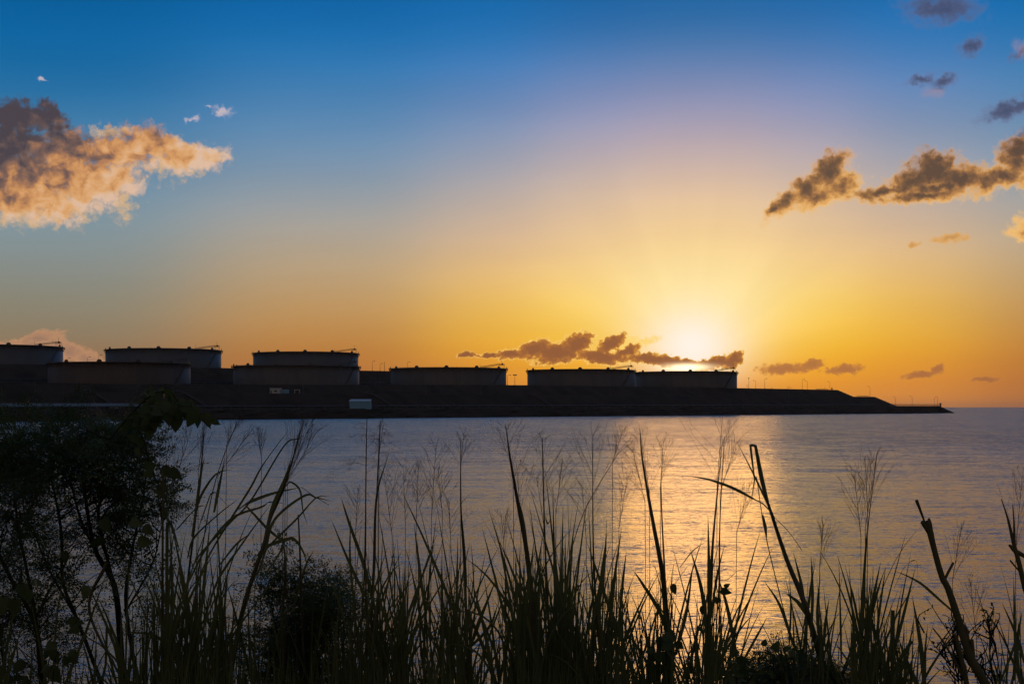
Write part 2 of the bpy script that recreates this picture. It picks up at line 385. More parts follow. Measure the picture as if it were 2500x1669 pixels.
# ---------------------------------------------------------------- headland: terraces along a straight coast
S0 = (-278.0, 771.0); U = (0.6216, 0.7835); N = (-0.7835, 0.6216)
def W(s, t, z=None):
    x = S0[0] + U[0] * s + N[0] * t; y = S0[1] + U[1] * s + N[1] * t
    return (x, y, ground(s, t) if z is None else z)
def ST(x, y):
    rx, ry = x - S0[0], y - S0[1]; return rx * U[0] + ry * U[1], rx * N[0] + ry * N[1]
def H1(s): return float(np.interp(s, [0, 1340], [6.3, 9.0]))
def H2(s): return float(np.interp(s, [0, 1250], [16.8, 20.8]))
def H3(s): return float(np.interp(s, [-200, 150, 309, 578, 980, 1238], [22.5, 23.4, 24.9, 27.8, 29.3, 29.6]))
def H5(s): return 43.0 + 0.0075 * s
def ground(s, t):
    z = min(H1(s), 0.62 * min(t, 1374 - s))
    z = max(z, min(H2(s), H1(s) + 0.58 * min(t - 42, 1288 - s)))
    z = max(z, min(H3(s), H2(s) + 0.58 * min(t - 84, 1252 - s)))
    z = max(z, min(34.0, H3(s) + 0.58 * min(t - 366, 862 - s)))
    z = max(z, min(H5(s), 34 + 0.58 * min(t - 384, 846 - s)))
    return max(z, -6.0)
def along(px, t, s0=0, s1=1400):
    """arc position s where the line t = const crosses the bearing of photograph column px"""
    k = (px - 1250) / F
    ax, ay = S0[0] + N[0] * t, S0[1] + N[1] * t
    return (k * ay - ax) / (U[0] - k * U[1])

ts = sorted(set([-14, -6, -2] + [x * 1.5 for x in range(0, 80)] + list(np.arange(120, 360, 12)) + list(np.arange(360, 430, 4)) + list(np.arange(430, 1000, 30)) + [42, 84, 98]))
ss = sorted(set(list(np.arange(-600, 1180, 8.0)) + list(np.arange(1180, 1400, 3.0))))
rng_ = np.random.default_rng(5)
verts = []
for s in ss:
    for t in ts:
        z = ground(s, t)
        j = 0.0
        if -3 < z < H1(s) - 0.3: j = 0.85
        elif t < 110 or s > 1230: j = 0.10
        dzz, dss, dtt = rng_.uniform(-1, 1, 3) * j
        verts.append(W(s + dss, t + dtt, z + dzz * 0.7))
nt_ = len(ts); faces = []
for i in range(len(ss) - 1):
    for j in range(nt_ - 1):
        a = i * nt_ + j; faces.append((a, a + nt_, a + nt_ + 1, a + 1))
hb = MB(); hb.add(verts, faces); tag(hb.build('headland', M['earth']), kind='structure')

# ---------------------------------------------------------------- storage tanks
TR = 58.0
def make_tank(x, y, zb, zt, label, group, m, dome_off=0.0, ladder=True, rail=True, face=None):
    H = zt - zb
    root = empty('storage_tank', (x, y, zb), label, 'storage tank', group)
    b = MB(); b.lathe([(TR, -3.0), (TR, H), (TR - 0.25, H), (TR - 0.25, H - 4.0)], 160)
    b.build('shell', m, root, smooth=False).data.shade_smooth()
    for i, e in enumerate([0]):
        pass
    d = MB(); d.lathe([(0.01, H - 4.2), (TR - 0.25, H - 4.0)], 96); d.build('floating_roof', M['roofdeck'], root)
    gd = MB(); gd.lathe([(TR, H - 1.0), (TR + 1.9, H - 0.8), (TR + 1.9, H - 0.45), (TR, H - 0.4)], 120)
    nb = 60
    for k in range(nb):
        a = 2 * math.pi * k / nb; c, s_ = math.cos(a), math.sin(a)
        gd.tube([(c * TR, s_ * TR, H - 4.2), (c * (TR + 1.7), s_ * (TR + 1.7), H - 1.0)], 0.16, 4)
    gd.build('wind_girder', m, root)
    if rail:
        r = MB(); Rr = TR + 1.8
        for zz in (0.15, 0.75):
            r.lathe([(Rr - 0.04, H - 0.2 + zz), (Rr + 0.04, H - 0.2 + zz), (Rr + 0.04, H - 0.12 + zz), (Rr - 0.04, H - 0.12 + zz)], 120)
        for k in range(90):
            a = 2 * math.pi * k / 90; r.box((math.cos(a) * Rr, math.sin(a) * Rr, H + 0.1), (0.1, 0.1, 1.0), a)
        r.build('railing', M['steel'], root)
    # rounded foam shields standing round the rim
    toward = math.atan2(-y, -x)
    for k in range(12):
        a = toward + R(30 * k + dome_off); c, s_ = math.cos(a), math.sin(a)
        f = MB(); rr = 2.1; n = 14; inner = []; outer = []
        for i in range(n + 1):
            th = math.pi * i / n; w, hh = rr * math.cos(th), rr * 0.95 * math.sin(th)
            inner.append((c * (TR - 0.1) - s_ * w, s_ * (TR - 0.1) + c * w, H + hh - 0.1))
            outer.append((c * (TR + 0.5) - s_ * w, s_ * (TR + 0.5) + c * w, H + hh - 0.1))
        m_ = n + 1
        f.add(inner + outer, [tuple(range(m_)), tuple(range(2 * m_ - 1, m_ - 1, -1))] + [(i, i + m_, i + 1 + m_, i + 1) for i in range(n)])
        f.build('foam_shield', m, root)
    if ladder:
        # gauge platform with its mast at the right-hand rim and the sloping access truss toward the roof
        a = toward + R(64); c, s_ = math.cos(a), math.sin(a)
        px_, py_ = c * (TR + 0.6), s_ * (TR + 0.6)
        p = MB()
        p.box((px_, py_, H + 3.0), (4.6, 3.6, 0.3), a)
        for ux in (-2.0, 2.0):
            for uy in (-1.6, 1.6):
                qx, qy = px_ + ux * c - uy * s_, py_ + ux * s_ + uy * c
                p.tube([(qx, qy, H - 0.6), (qx, qy, H + 4.2)], 0.14, 5)
        for zz in (3.7, 4.2):
            for u0, v0, u1, v1 in ((-2, -1.6, 2, -1.6), (2, -1.6, 2, 1.6), (2, 1.6, -2, 1.6), (-2, 1.6, -2, -1.6)):
                p.tube([(px_ + u0 * c - v0 * s_, py_ + u0 * s_ + v0 * c, H + zz), (px_ + u1 * c - v1 * s_, py_ + u1 * s_ + v1 * c, H + zz)], 0.08, 4)
        p.box((px_ + 0.4, py_, H + 4.0), (1.3, 1.3, 1.7), a)
        p.build('gauge_platform', M['steel'], root)
        ms = MB(); ms.tube([(px_, py_, H + 3), (px_, py_, H + 8.6)], [0.16, 0.07], 5); ms.tube([(px_ - 0.7, py_, H + 7.2), (px_ + 0.7, py_, H + 7.2)], 0.06, 4)
        ms.build('mast', M['steel'], root)
        lb = MB(); e0 = Vector((px_ - c * 2.4, py_ - s_ * 2.4, H + 3.2)); dirv = Vector((-c, -s_, 0)).lerp(Vector((s_, -c, 0)), 0.55)
        dirv = Vector((s_, -c, 0)) * 1.0 + Vector((-c, -s_, 0)) * 0.55; dirv.normalize()
        if dirv.x > 0: dirv = -dirv
        side = Vector((-dirv.y, dirv.x, 0)) * 0.6
        L = 24.0; e1 = e0 + dirv * L + Vector((0, 0, -3.4)); up = Vector((0, 0, 1.3)); nseg = 12
        for sg in (-1, 1):
            lb.tube([e0 + side * sg, e1 + side * sg], 0.15, 4); lb.tube([e0 + side * sg + up, e1 + side * sg + up], 0.12, 4)
            for i in range(nseg):
                A = e0.lerp(e1, i / nseg) + side * sg; B = e0.lerp(e1, (i + 1) / nseg) + side * sg
                lb.tube([A, A + up], 0.08, 4); lb.tube([A, B + up], 0.06, 4)
        lb.build('access_truss', M['steel'], root)
        # post on the far end of the truss
        q = MB(); q.tube([e1 + Vector((0, 0, -1.5)), e1 + Vector((0, 0, 4.2))], 0.10, 4); q.build('marker_post', M['steel'], root)
        # stair wrapped on the shell below the platform
        stp = MB(); n = 26
        for i in range(n):
            a2 = a - R(17) * (1 - i / (n - 1)) ; z2 = 0.5 + (H - 1.5) * i / (n - 1)
            stp.box((math.cos(a2) * (TR + 0.7), math.sin(a2) * (TR + 0.7), z2), (1.3, 0.9, 0.12), a2)
        for off in (0.1, 1.3):
            stp.tube([(math.cos(a - R(17) * (1 - i / 12)) * (TR + off), math.sin(a - R(17) * (1 - i / 12)) * (TR + off), 0.4 + (H - 1.5) * i / 12) for i in range(13)], 0.12, 4)
        stp.build('stairway', M['steel'], root)
    return root

gF, gB = 'storage tanks on the lower terrace', 'storage tanks on the upper terrace'
def on(px, d): return (px - 1250) / F * d, d
for px, d, zt, lab, mm, off, rail in (
    (293, 1199, 44.5, 'wide dark brown tank in front of the gap between the two tall left tanks', 'tank_dark', 14, False),
    (724, 1324, 45.6, 'dark tank with railed rim standing directly below a second smaller-looking tank', 'tank', 12, True),
    (1095, 1428, 46.3, 'lone dark tank in the middle, first left of the gap with two lamp posts', 'tank', -2, True),
    (1418.5, 1537, 47.6, 'tank between the lamp post gap and the tank hiding the sun', 'tank', -1, False),
    (1674, 1624, 47.6, 'last tank on the right, the sun glowing just over its rim', 'tank', 5, False)):
    x, y = on(px, d); s, t = ST(x, y)
    make_tank(x, y, H3(s), zt, lab, gF, M[mm], off, rail=rail)
for px, d, lab, off in (
    (-2, 1350, 'tall tank cut off by the left edge of the picture', 8),
    (400, 1465, 'high tank with a sloping truss on its rim, sunlit stripe down its right edge', -5),
    (747, 1585, 'high tank rising behind the railed tank left of centre', -1)):
    x, y = on(px, d); s, t = ST(x, y)
    make_tank(x, y, H5(s), H5(s) + 19.7, lab, gB, M['tank_cool'], off, rail=False)

# ---------------------------------------------------------------- lamp posts
def make_lamp(h, kind, label, group, loc):
    root = empty('lamp_post', loc, label, 'lamp post', group)
    p = MB(); p.tube([(0, 0, -0.5), (0, 0, 1.2)], 0.32, 8); p.tube([(0, 0, 1.2), (0, 0, h - 0.8)], [0.19, 0.13], 6)
    if kind == 'arm': p.tube([(0, 0, h - 0.8), (0.25, 0, h - 0.25), (0.9, 0, h), (2.0, 0, h + 0.05)], 0.11, 6)
    p.build('pole', M['steel'], root)
    l = MB()
    if kind == 'arm': l.tube([(1.7, 0, h + 0.02), (2.1, 0, h + 0.12), (2.9, 0, h + 0.02), (3.2, 0, h - 0.08)], [0.14, 0.3, 0.3, 0.12], 8)
    elif kind == 'flood':
        l.box((0, 0, h - 0.5), (3.6, 0.25, 0.3)); l.box((-1.2, -0.2, h - 0.1), (1.1, 0.5, 1.0)); l.box((0, -0.2, h - 0.1), (1.0, 0.5, 1.0)); l.box((1.2, -0.2, h - 0.1), (1.1, 0.5, 1.0))
    else: l.tube([(0, 0, h - 0.9), (0, 0, h - 0.4), (0, 0, h + 0.5), (0, 0, h + 0.8)], [0.2, 0.55, 0.5, 0.1], 8)
    l.build('lamp_head', M['steel'], root)
    return root
gL = 'lamp posts on the terrace edges'
proto = {}
def lamp(px, t, hp, kind, side, label):
    """hp = height in photograph pixels"""
    s = along(px, t); x, y, z = W(s, t); h = hp * y / F
    hh = round(h * 2) / 2
    key = (kind, hh)
    rz = 0 if side > 0 else math.pi
    if key not in proto: proto[key] = r = make_lamp(hh, kind, label, gL, (x, y, z)); r.rotation_euler.z = rz
    else: dup(proto[key], (x, y, z), rz, label)
LAMPS = [
 (1828, 112, 25, 'round', 1, 'straight post with a round head, first right of the last tank'),
 (1845, 130, 20, 'arm', -1, 'short lamp post with its arm to the left, second right of the last tank'),
 (1867, 112, 25, 'arm', 1, 'lamp post with its arm to the right, third right of the last tank'),
 (1958.5, 112, 25, 'arm', 1, 'taller lamp of the close pair on the top terrace, arm to the right'),
 (1971, 130, 22, 'arm', -1, 'shorter lamp of the close pair on the top terrace, arm to the left'),
 (2026, 112, 24, 'arm', -1, 'lamp post directly left of the signal mast'),
 (2124, 64, 25, 'arm', -1, 'single lamp post on the middle step of the headland'),
 (2186, 16, 23, 'arm', -1, 'leftmost lamp post behind the fence at the point'),
 (2227, 16, 24, 'arm', -1, 'middle lamp post behind the fence at the point'),
 (2289, 16, 23, 'arm', -1, 'lamp post at the outer end of the fence on the point'),
 (1239, 125, 25, 'arm', 1, 'lamp post with a curved arm in the orange gap between two tanks'),
 (1257, 125, 26, 'flood', 1, 'floodlight post with a flat T top in the orange gap between two tanks'),
 (909, 420, 24, 'arm', 1, 'taller lamp of the pair on the skyline right of the stacked tanks'),
 (928, 420, 18, 'arm', 1, 'shorter lamp of the pair on the skyline right of the stacked tanks'),
 (995, 450, 26, 'arm', 1, 'lamp post rising behind the rim of the lone middle tank'),
 (164, 560, 28, 'arm', 1, 'lowest of the three lamps between the two high left tanks'),
 (214, 540, 30, 'arm', 1, 'middle of the three lamps between the two high left tanks'),
 (241, 520, 34, 'arm', 1, 'tallest of the three lamps between the two high left tanks'),
]
for a in LAMPS: lamp(*a)
# dim posts on the slope road in front of the tanks
for px, lab in ((85, 'dim lamp post on the slope road far left below the cut-off tank'), (197, 'dim lamp post on the slope road below the left end of the brown tank'),
                (424, 'dim lamp post on the slope road below the right end of the brown tank'), (584, 'dim lamp post on the slope road left of the white cabin'),
                (740, 'dim lamp post on the slope road right of the white cabin'), (897, 'dim lamp post on the slope road above the blue shed'),
                (1040, 'dim lamp post on the slope road below the lone middle tank'), (1174, 'dim lamp post on the slope road below the orange gap'),
                (1490, 'dim lamp post on the slope road below the fourth lower tank'), (1925, 'dim lamp post on the slope road left of the close lamp pair')):
    s = along(px, 66); x, y, z = W(s, 66)
    key = ('arm', 10.0)
    if key not in proto:
        proto[key] = make_lamp(10.0, 'arm', lab, gL, (x, y, z))
        for c in proto[key].children: c.data.materials[0] = M['post']
    else: dup(proto[key], (x, y, z), 0, lab)

# signal mast, antenna, small posts
s = along(2031, 112); x, y, z = W(s, 112)
r = empty('signal_mast', (x, y, z), 'thick dark signal mast with a stepped head on the top terrace corner', 'signal mast')
p = MB(); p.tube([(0, 0, -0.3), (0, 0, 4.5), (0, 0, 8.5)], [0.75, 0.6, 0.4], 8); p.build('column', M['steel'], r)
p = MB(); p.box((0.6, 0, 4.3), (2.4, 0.9, 1.8)); p.box((0, 0, 6.6), (1.9, 1.0, 1.2)); p.box((-0.3, 0, 8.2), (2.2, 0.4, 0.3)); p.build('signal_head', M['steel'], r)
s = along(938.5, 420); x, y, z = W(s, 420)
r = empty('lattice_antenna', (x, y, z), 'slim lattice antenna on the skyline right of the lamp pair', 'antenna')
p = MB()
for k in range(3):
    a = 2 * math.pi * k / 3; p.tube([(math.cos(a) * 0.5, math.sin(a) * 0.5, -0.3), (math.cos(a) * 0.12, math.sin(a) * 0.12, 11)], 0.07, 4)
for i in range(14):
    f0, f1 = i / 14, (i + 1) / 14
    for k in range(3):
        a0 = 2 * math.pi * k / 3; a1 = 2 * math.pi * (k + 1) / 3; r0 = 0.5 - 0.38 * f0; r1 = 0.5 - 0.38 * f1
        p.tube([(math.cos(a0) * r0, math.sin(a0) * r0, 11 * f0), (math.cos(a1) * r1, math.sin(a1) * r1, 11 * f1)], 0.05, 3)
p.build('lattice', M['steel'], r)
def small_post(px, t, h, lab):
    s = along(px, t); x, y, z = W(s, t)
    r = empty('marker_post', (x, y, z), lab, 'post', 'short posts on the terraces')
    p = MB(); p.tube([(0, 0, -0.3), (0, 0, h)], 0.13, 5); p.build('pole', M['steel'], r)
    p = MB(); p.box((0, 0, h), (0.9, 0.4, 0.5)); p.build('sign_head', M['steel'], r)
small_post(1924, 112, 3.0, 'short post alone on the flat skyline, midway along the top terrace')
small_post(1884, 112, 1.2, 'tiny stub post on the skyline right of the third lamp')
small_post(1824, 125, 4.0, 'low post with a small box left of the round-headed lamp')
small_post(2013, 112, 2.6, 'short post on the low barrier left of the signal mast')
small_post(2281, 16, 9.5, 'thin dark post beside the outermost lamp of the point')
# low barriers on the skyline
def barrier(p0, p1, t, h, lab):
    s0, s1 = along(p0, t), along(p1, t); a, b = W(s0, t), W(s1, t)
    r = empty('guard_rail', a, lab, 'guard rail', 'guard rails on the terrace edges')
    v = Vector(b) - Vector(a); n = max(3, int(v.length / 4)); p = MB()
    p.tube([(0, 0, h), tuple(v + Vector((0, 0, h)))], 0.28, 4); p.build('rail', M['steel'], r)
    p = MB()
    for i in range(n + 1):
        q = v * (i / n); p.box((q.x, q.y, q.z + h / 2 - 0.2), (0.3, 0.3, h + 0.4))
    p.build('rail_posts', M['steel'], r)
barrier(1992, 2022, 112, 0.9, 'low guard rail on the top terrace left of the signal mast')
barrier(2092, 2120, 64, 1.0, 'low guard rail on the middle step left of its lamp post')

# fence on the point
s0, s1 = along(2174, 14), along(2296, 14)
a, b = Vector(W(s0, 14)), Vector(W(s1, 14)); v = b - a
r = empty('mesh_fence', a, 'long see-through fence along the flat low point at the right', 'fence')
p = MB(); n = 60
for i in range(n + 1):
    q = v * (i / n); p.box((q.x, q.y, q.z + 1.2), (0.14, 0.14, 3.4))
p.build('fence_posts', M['steel'], r)
p = MB()
for h_ in (0.5, 1.6, 2.8): p.tube([(0, 0, h_), tuple(v + Vector((0, 0, h_)))], 0.09, 4)
for i in range(n * 5):
    q = v * (i / (n * 5)); p.box((q.x, q.y, q.z + 1.6), (0.05, 0.05, 2.5))
p.build('fence_rails', M['steel'], r)
p = MB(); p.box((v.x, v.y, v.z + 1.9), (1.7, 1.7, 4.6)); p.box((v.x, v.y, v.z + 4.3), (2.0, 2.0, 0.3)); p.build('end_pillar', M['concrete'], r)

# ---------------------------------------------------------------- pipelines, cabins, shed
def pipeline(sa, sb, t, zs, offs, rad, label, name='pipeline', m='pipe', step=12.0):
    r = empty(name, W(sa, t), label, 'pipeline', 'pipelines on the headland')
    o = Vector(W(sa, t)); pts = []; k = max(2, int((sb - sa) / 20))
    for j, (dt, dz_) in enumerate(offs):
        p = MB(); pp = []
        for i in range(k + 1):
            s = sa + (sb - sa) * i / k; q = Vector(W(s, t + dt)) - o; pp.append((q.x, q.y, q.z + zs + dz_))
        p.tube(pp, rad, 8); p.build('pipe', M[m], r)
    ns = min(95, int((sb - sa) / step)); ang = math.atan2(U[1], U[0])
    for i in range(ns):
        s = sa + (sb - sa) * (i + 0.5) / ns; q = Vector(W(s, t)) - o
        p = MB(); hh = zs - rad; wd = max(o_[0] for o_ in offs) - min(o_[0] for o_ in offs) + 2.2
        md = (max(o_[0] for o_ in offs) + min(o_[0] for o_ in offs)) / 2
        qx, qy = q.x + N[0] * md, q.y + N[1] * md
        p.box((qx, qy, q.z + hh / 2 - 0.15), (1.5, wd, hh + 0.3), ang); p.build('pipe_support', M['concrete'], r)
    return r
pipeline(-260, 150, 24, 2.0, [(-2, 0), (0, 0), (2.2, 0.5), (4.4, 1.1)], 0.62, 'thick bundle of pale blue pipes on the shore road at the far left', step=14, m='pipe_blue')
pipeline(152, 1180, 26, 1.6, [(-0.9, 0), (1.2, 0.4)], 0.42, 'long low pair of pipes on square concrete blocks along the shore road')
pipeline(-150, 840, 372, 1.8, [(-1.2, 0), (1.5, 0.5)], 0.5, 'pipes on the ledge seen between the brown tank and the railed tank', step=22)
gS = 'pipes running down the lower slope'
for px, lab in ((250, 'slanting pale pipe running down the slope at the far left'), (474, 'slanting pipe running down the slope left of the white cabin'),
                (930, 'slanting pipe running down the slope right of the blue shed'), (1322, 'faint slanting pipe running down the slope below the fourth lower tank'),
                (1655, 'faint slanting pipe running down the slope below the tank hiding the sun')):
    s = along(px, 52); a = Vector(W(s - 5, 64)); 
    r = empty('slope_pipe', a, lab, 'pipe', gS)
    pts = [Vector(W(s - 5, 66)) + Vector((0, 0, 1.0)), Vector(W(s - 3, 60)) + Vector((0, 0, 1.0)), Vector(W(s + 4, 42)) + Vector((0, 0, 1.1)), Vector(W(s + 8, 34)) + Vector((0, 0, 1.3)), Vector(W(s + 18, 30)) + Vector((0, 0, 1.6))]
    p = MB(); p.tube([q - a for q in pts], 0.55, 8); p.build('pipe', M['pipe'], r)
    p = MB()
    for f in (1, 3): q = pts[f] - a; p.box((q.x, q.y, q.z - 0.9), (1.4, 1.4, 1.5))
    p.build('pipe_block', M['concrete'], r)

def facing(x, y): return math.atan2(-x, y) * 0
# white cabin
s = along(673, 74); x, y, z = W(s, 74)
r = empty('site_cabin', (x, y, z), 'small white flat-roofed cabin with a dark window on the slope road', 'cabin')
p = MB(); p.box((0, 0, 1.9), (7.6, 5.0, 3.8)); p.build('wall', M['white'], r)
p = MB(); p.box((0, 0, 3.95), (8.2, 5.6, 0.25)); p.build('roof', M['pale_sheet'], r)
p = MB(); p.box((0.3, -2.53, 1.7), (1.9, 0.1, 1.0)); p.build('window', M['glass'], r)
p = MB(); p.box((-2.9, -2.53, 1.1), (1.0, 0.1, 2.1)); p.build('door', M['steel'], r)
x2 = x + 6.7
r = empty('blue_container', (x2, y + 0.5, z), 'low blue container next to the white cabin', 'container')
p = MB(); p.box((0, 0, 1.45), (5.4, 2.6, 2.6))
for k in range(14): p.box((-2.5 + k * 0.385, -1.33, 1.45), (0.16, 0.08, 2.3))
p.build('body', M['blue_sheet'], r)
p = MB(); p.box((0, 0, 2.85), (5.5, 2.7, 0.14)); p.build('lid', M['pale_sheet'], r)
r = empty('pale_frame', (x + 15.5, y, z), 'small pale open frame right of the blue container', 'frame')
p = MB()
for ux in (-1.8, 1.8): p.box((ux, 0, 1.3), (0.35, 0.4, 2.6))
p.box((0, 0, 2.75), (4.4, 0.5, 0.4)); p.build('portal', M['white'], r)
# blue shed on the shore road
s = along(880, 17); x, y, z = W(s, 17)
r = empty('storage_shed', (x, y, z), 'blue box-shaped shed with a pale sloping roof standing on the shore road', 'shed')
p = MB(); hw, hd = 7.6, 4.0
p.add([(-hw + .5, -hd, -0.5), (hw, -hd, -0.5), (hw, hd, -0.5), (-hw + .5, hd, -0.5), (-hw, -hd, 5.0), (hw, -hd, 5.0), (hw - .4, hd, 6.4), (-hw + .3, hd, 6.4)],
      [(0, 3, 2, 1), (4, 5, 6, 7), (0, 1, 5, 4), (1, 2, 6, 5), (2, 3, 7, 6), (3, 0, 4, 7)])
p.build('wall', M['blue_sheet'], r)
p = MB(); p.add([(-hw - .3, -hd - .3, 5.02), (hw + .2, -hd - .3, 5.02), (hw - .2, hd + .3, 6.5), (-hw + .1, hd + .3, 6.5), (-hw - .3, -hd - .3, 5.2), (hw + .2, -hd - .3, 5.2), (hw - .2, hd + .3, 6.68), (-hw + .1, hd + .3, 6.68)],
      [(0, 3, 2, 1), (4, 5, 6, 7), (0, 1, 5, 4), (1, 2, 6, 5), (2, 3, 7, 6), (3, 0, 4, 7)])
p.build('roof', M['pale_sheet'], r)
p = MB()
for k in range(9): p.box((-6.6 + k * 1.65, -4.04, 2.3), (0.16, 0.1, 5.0))
p.build('ribs', M['blue_sheet'], r)

# parked van beside the pipes, far left
def make_van(loc, rz, label, m):
    r = empty('parked_van', loc, label, 'van', rz=rz)
    p = MB(); prof = [(-2.6, 0.5), (2.4, 0.5), (2.5, 1.2), (1.7, 1.45), (1.2, 2.2), (-2.5, 2.25)]
    n = len(prof); vs = [(x_, -0.95, z_) for x_, z_ in prof] + [(x_, 0.95, z_) for x_, z_ in prof]
    p.add(vs, [tuple(range(n)), tuple(range(2 * n - 1, n - 1, -1))] + [(i, i + n, (i + 1) % n + n, (i + 1) % n) for i in range(n)])
    p.build('body', m, r)
    p = MB(); p.box((0.6, -0.96, 1.75), (1.0, 0.05, 0.6)); p.box((-1.0, -0.96, 1.8), (1.6, 0.05, 0.5)); p.build('window', M['glass'], r)
    for wx in (-1.7, 1.6):
        for wy in (-0.9, 0.9):
            w = MB(); w.tube([(wx, wy - 0.12, 0.38), (wx, wy + 0.12, 0.38)], 0.38, 14); w.build('wheel', M['rubber'], r)
    return r
s = along(279, 33); make_van(W(s, 33), math.atan2(U[1], U[0]) - 0.5, 'pale parked van between the shore pipes and the slope, far left', M['white'])

# ---------------------------------------------------------------- near bank
RN = np.random.default_rng(11); random.seed(4)
def bank_z(y): return float(np.interp(y, [-40, 3, 6, 9, 12, 22, 28], [6.5, 6.3, 5.9, 5.3, 4.5, -0.3, -2.0]))
gb = MB(); xs = np.arange(-60, 61, 1.5); ys = [-40, -20, -8, -2, 1, 3, 4, 5, 6, 7, 8, 9, 10, 11, 12, 14, 16, 18, 20, 22, 25, 28]
gb.add([(x, y, bank_z(y) + RN.uniform(-0.06, 0.06)) for x in xs for y in ys],
       [(i * len(ys) + j, (i + 1) * len(ys) + j, (i + 1) * len(ys) + j + 1, i * len(ys) + j + 1) for i in range(len(xs) - 1) for j in range(len(ys) - 1)])
tag(gb.build('grassy_bank', M['bank'], smooth=True), kind='structure')

M['blade'] = mat('grass_blade', (0.17, 0.17, 0.055), 0.55, col2=(0.11, 0.125, 0.04), vscale=3.0, trans=0.45, spec=0.3)
M['culm'] = mat('grass_culm', (0.13, 0.10, 0.045), 0.6, col2=(0.08, 0.07, 0.03), vscale=4.0, spec=0.3)
M['panicle'] = mat('grass_panicle', (0.10, 0.055, 0.035), 0.8, spec=0.1)
M['cane'] = mat('dry_cane', (0.14, 0.12, 0.05), 0.6, col2=(0.09, 0.08, 0.035), vscale=6.0, spec=0.3, bump=0.3, bscale=30)
M['leaf'] = mat('tree_leaf', (0.09, 0.12, 0.04), 0.5, col2=(0.06, 0.09, 0.03), vscale=2.0, trans=0.4, spec=0.3)
M['broad'] = mat('broad_leaf', (0.10, 0.13, 0.04), 0.45, col2=(0.07, 0.10, 0.03), vscale=5.0, trans=0.4, spec=0.4)
M['bark'] = mat('bark', (0.05, 0.038, 0.028), 0.9, col2=(0.03, 0.025, 0.02), vscale=8.0, spec=0.1)

K = 3262.3
def V(x, y, d): return np.array([(x - 1174.5) / K * d, d, EYE + (933 - y) / K * d])

class NB:
    """numpy mesh collector (quads and triangles)"""
    def __init__(s): s.v = []; s.q = []; s.t = []; s.n = 0
    def add(s, v, q=None, t=None):
        v = np.asarray(v, float)
        if q is not None and len(q): s.q.append(np.asarray(q) + s.n)
        if t is not None and len(t): s.t.append(np.asarray(t) + s.n)
        s.v.append(v); s.n += len(v)
    def build(s, name, m, parent=None, smooth=False):
        v = np.concatenate(s.v); me = bpy.data.meshes.new(name)
        q = np.concatenate(s.q) if s.q else np.zeros((0, 4), int); t = np.concatenate(s.t) if s.t else np.zeros((0, 3), int)
        if parent is not None: v = v - np.array(parent.location)
        me.vertices.add(len(v)); me.vertices.foreach_set('co', v.astype(np.float32).ravel())
        me.loops.add(q.size + t.size); me.loops.foreach_set('vertex_index', np.concatenate([q.ravel(), t.ravel()]).astype(np.int32))
        me.polygons.add(len(q) + len(t))
        st = np.concatenate([np.arange(len(q)) * 4, q.size + np.arange(len(t)) * 3])
        me.polygons.foreach_set('loop_start', st.astype(np.int32))
        me.update(calc_edges=True); me.validate()
        if smooth: me.shade_smooth()
        o = bpy.data.objects.new(name, me); COL.objects.link(o); me.materials.append(m)
        if parent is not None: o.parent = parent
        return o

def catmull(P_, n):
    P_ = np.asarray(P_, float)
    if len(P_) == 2: return P_[0] + (P_[1] - P_[0]) * np.linspace(0, 1, n)[:, None]
    Q = np.vstack([2 * P_[0] - P_[1], P_, 2 * P_[-1] - P_[-2]]); out = []
    m = len(P_) - 1
    for i in range(n):
        u = i / (n - 1) * m; k = min(int(u), m - 1); f = u - k
        a, b, c, d = Q[k], Q[k + 1], Q[k + 2], Q[k + 3]
        out.append(0.5 * ((2 * b) + (-a + c) * f + (2 * a - 5 * b + 4 * c - d) * f * f + (-a + 3 * b - 3 * c + d) * f ** 3))
    return np.array(out)

def strip(nb, pts, w, face=None, prof=None):
    """folded leaf blade: three vertices per station"""
    pts = np.asarray(pts); n = len(pts)
    T = np.gradient(pts, axis=0); T /= np.linalg.norm(T, axis=1)[:, None] + 1e-9
    a = RN.normal(0, 0.5) if face is None else face
    ref = np.array([math.sin(a), -math.cos(a), 0.15])
    S = np.cross(T, ref); S /= np.linalg.norm(S, axis=1)[:, None] + 1e-9
    Nn = np.cross(S, T)
    if prof is None:
        u = np.linspace(0, 1, n); prof = np.minimum(1, 0.55 + 1.2 * u) * np.clip(1 - u ** 2.4, 0.03, 1)
    h = (prof * w / 2)[:, None]
    v = np.stack([pts - S * h, pts + Nn * h * 0.45, pts + S * h], 1).reshape(-1, 3)
    i = np.arange(n - 1)[:, None] * 3
    q = np.concatenate([i + np.array([[0, 1, 4, 3]]), i + np.array([[1, 2, 5, 4]])])
    nb.add(v, q)

def rod(nb, pts, r, n=3):
    pts = np.asarray(pts, float); m = len(pts); r = np.broadcast_to(np.asarray(r, float), (m,))
    T = np.gradient(pts, axis=0); T /= np.linalg.norm(T, axis=1)[:, None] + 1e-9
    ref = np.array([0.0, 1.0, 0.0]) if abs(T[0][1]) < 0.9 else np.array([1.0, 0, 0])
    A = np.cross(T, ref); A /= np.linalg.norm(A, axis=1)[:, None] + 1e-9; B = np.cross(T, A)
    th = np.arange(n) * 2 * math.pi / n
    v = pts[:, None, :] + (A[:, None, :] * np.cos(th)[None, :, None] + B[:, None, :] * np.sin(th)[None, :, None]) * r[:, None, None]
    i = (np.arange(m - 1) * n)[:, None, None]; k = np.arange(n)[None, :, None]; k2 = (np.arange(n)[None, :, None] + 1) % n
    q = np.concatenate([i + k, i + k2, i + n + k2, i + n + k], 2).reshape(-1, 4)
    nb.add(v.reshape(-1, 3), q)

def unit(v): return v / (np.linalg.norm(v) + 1e-9)

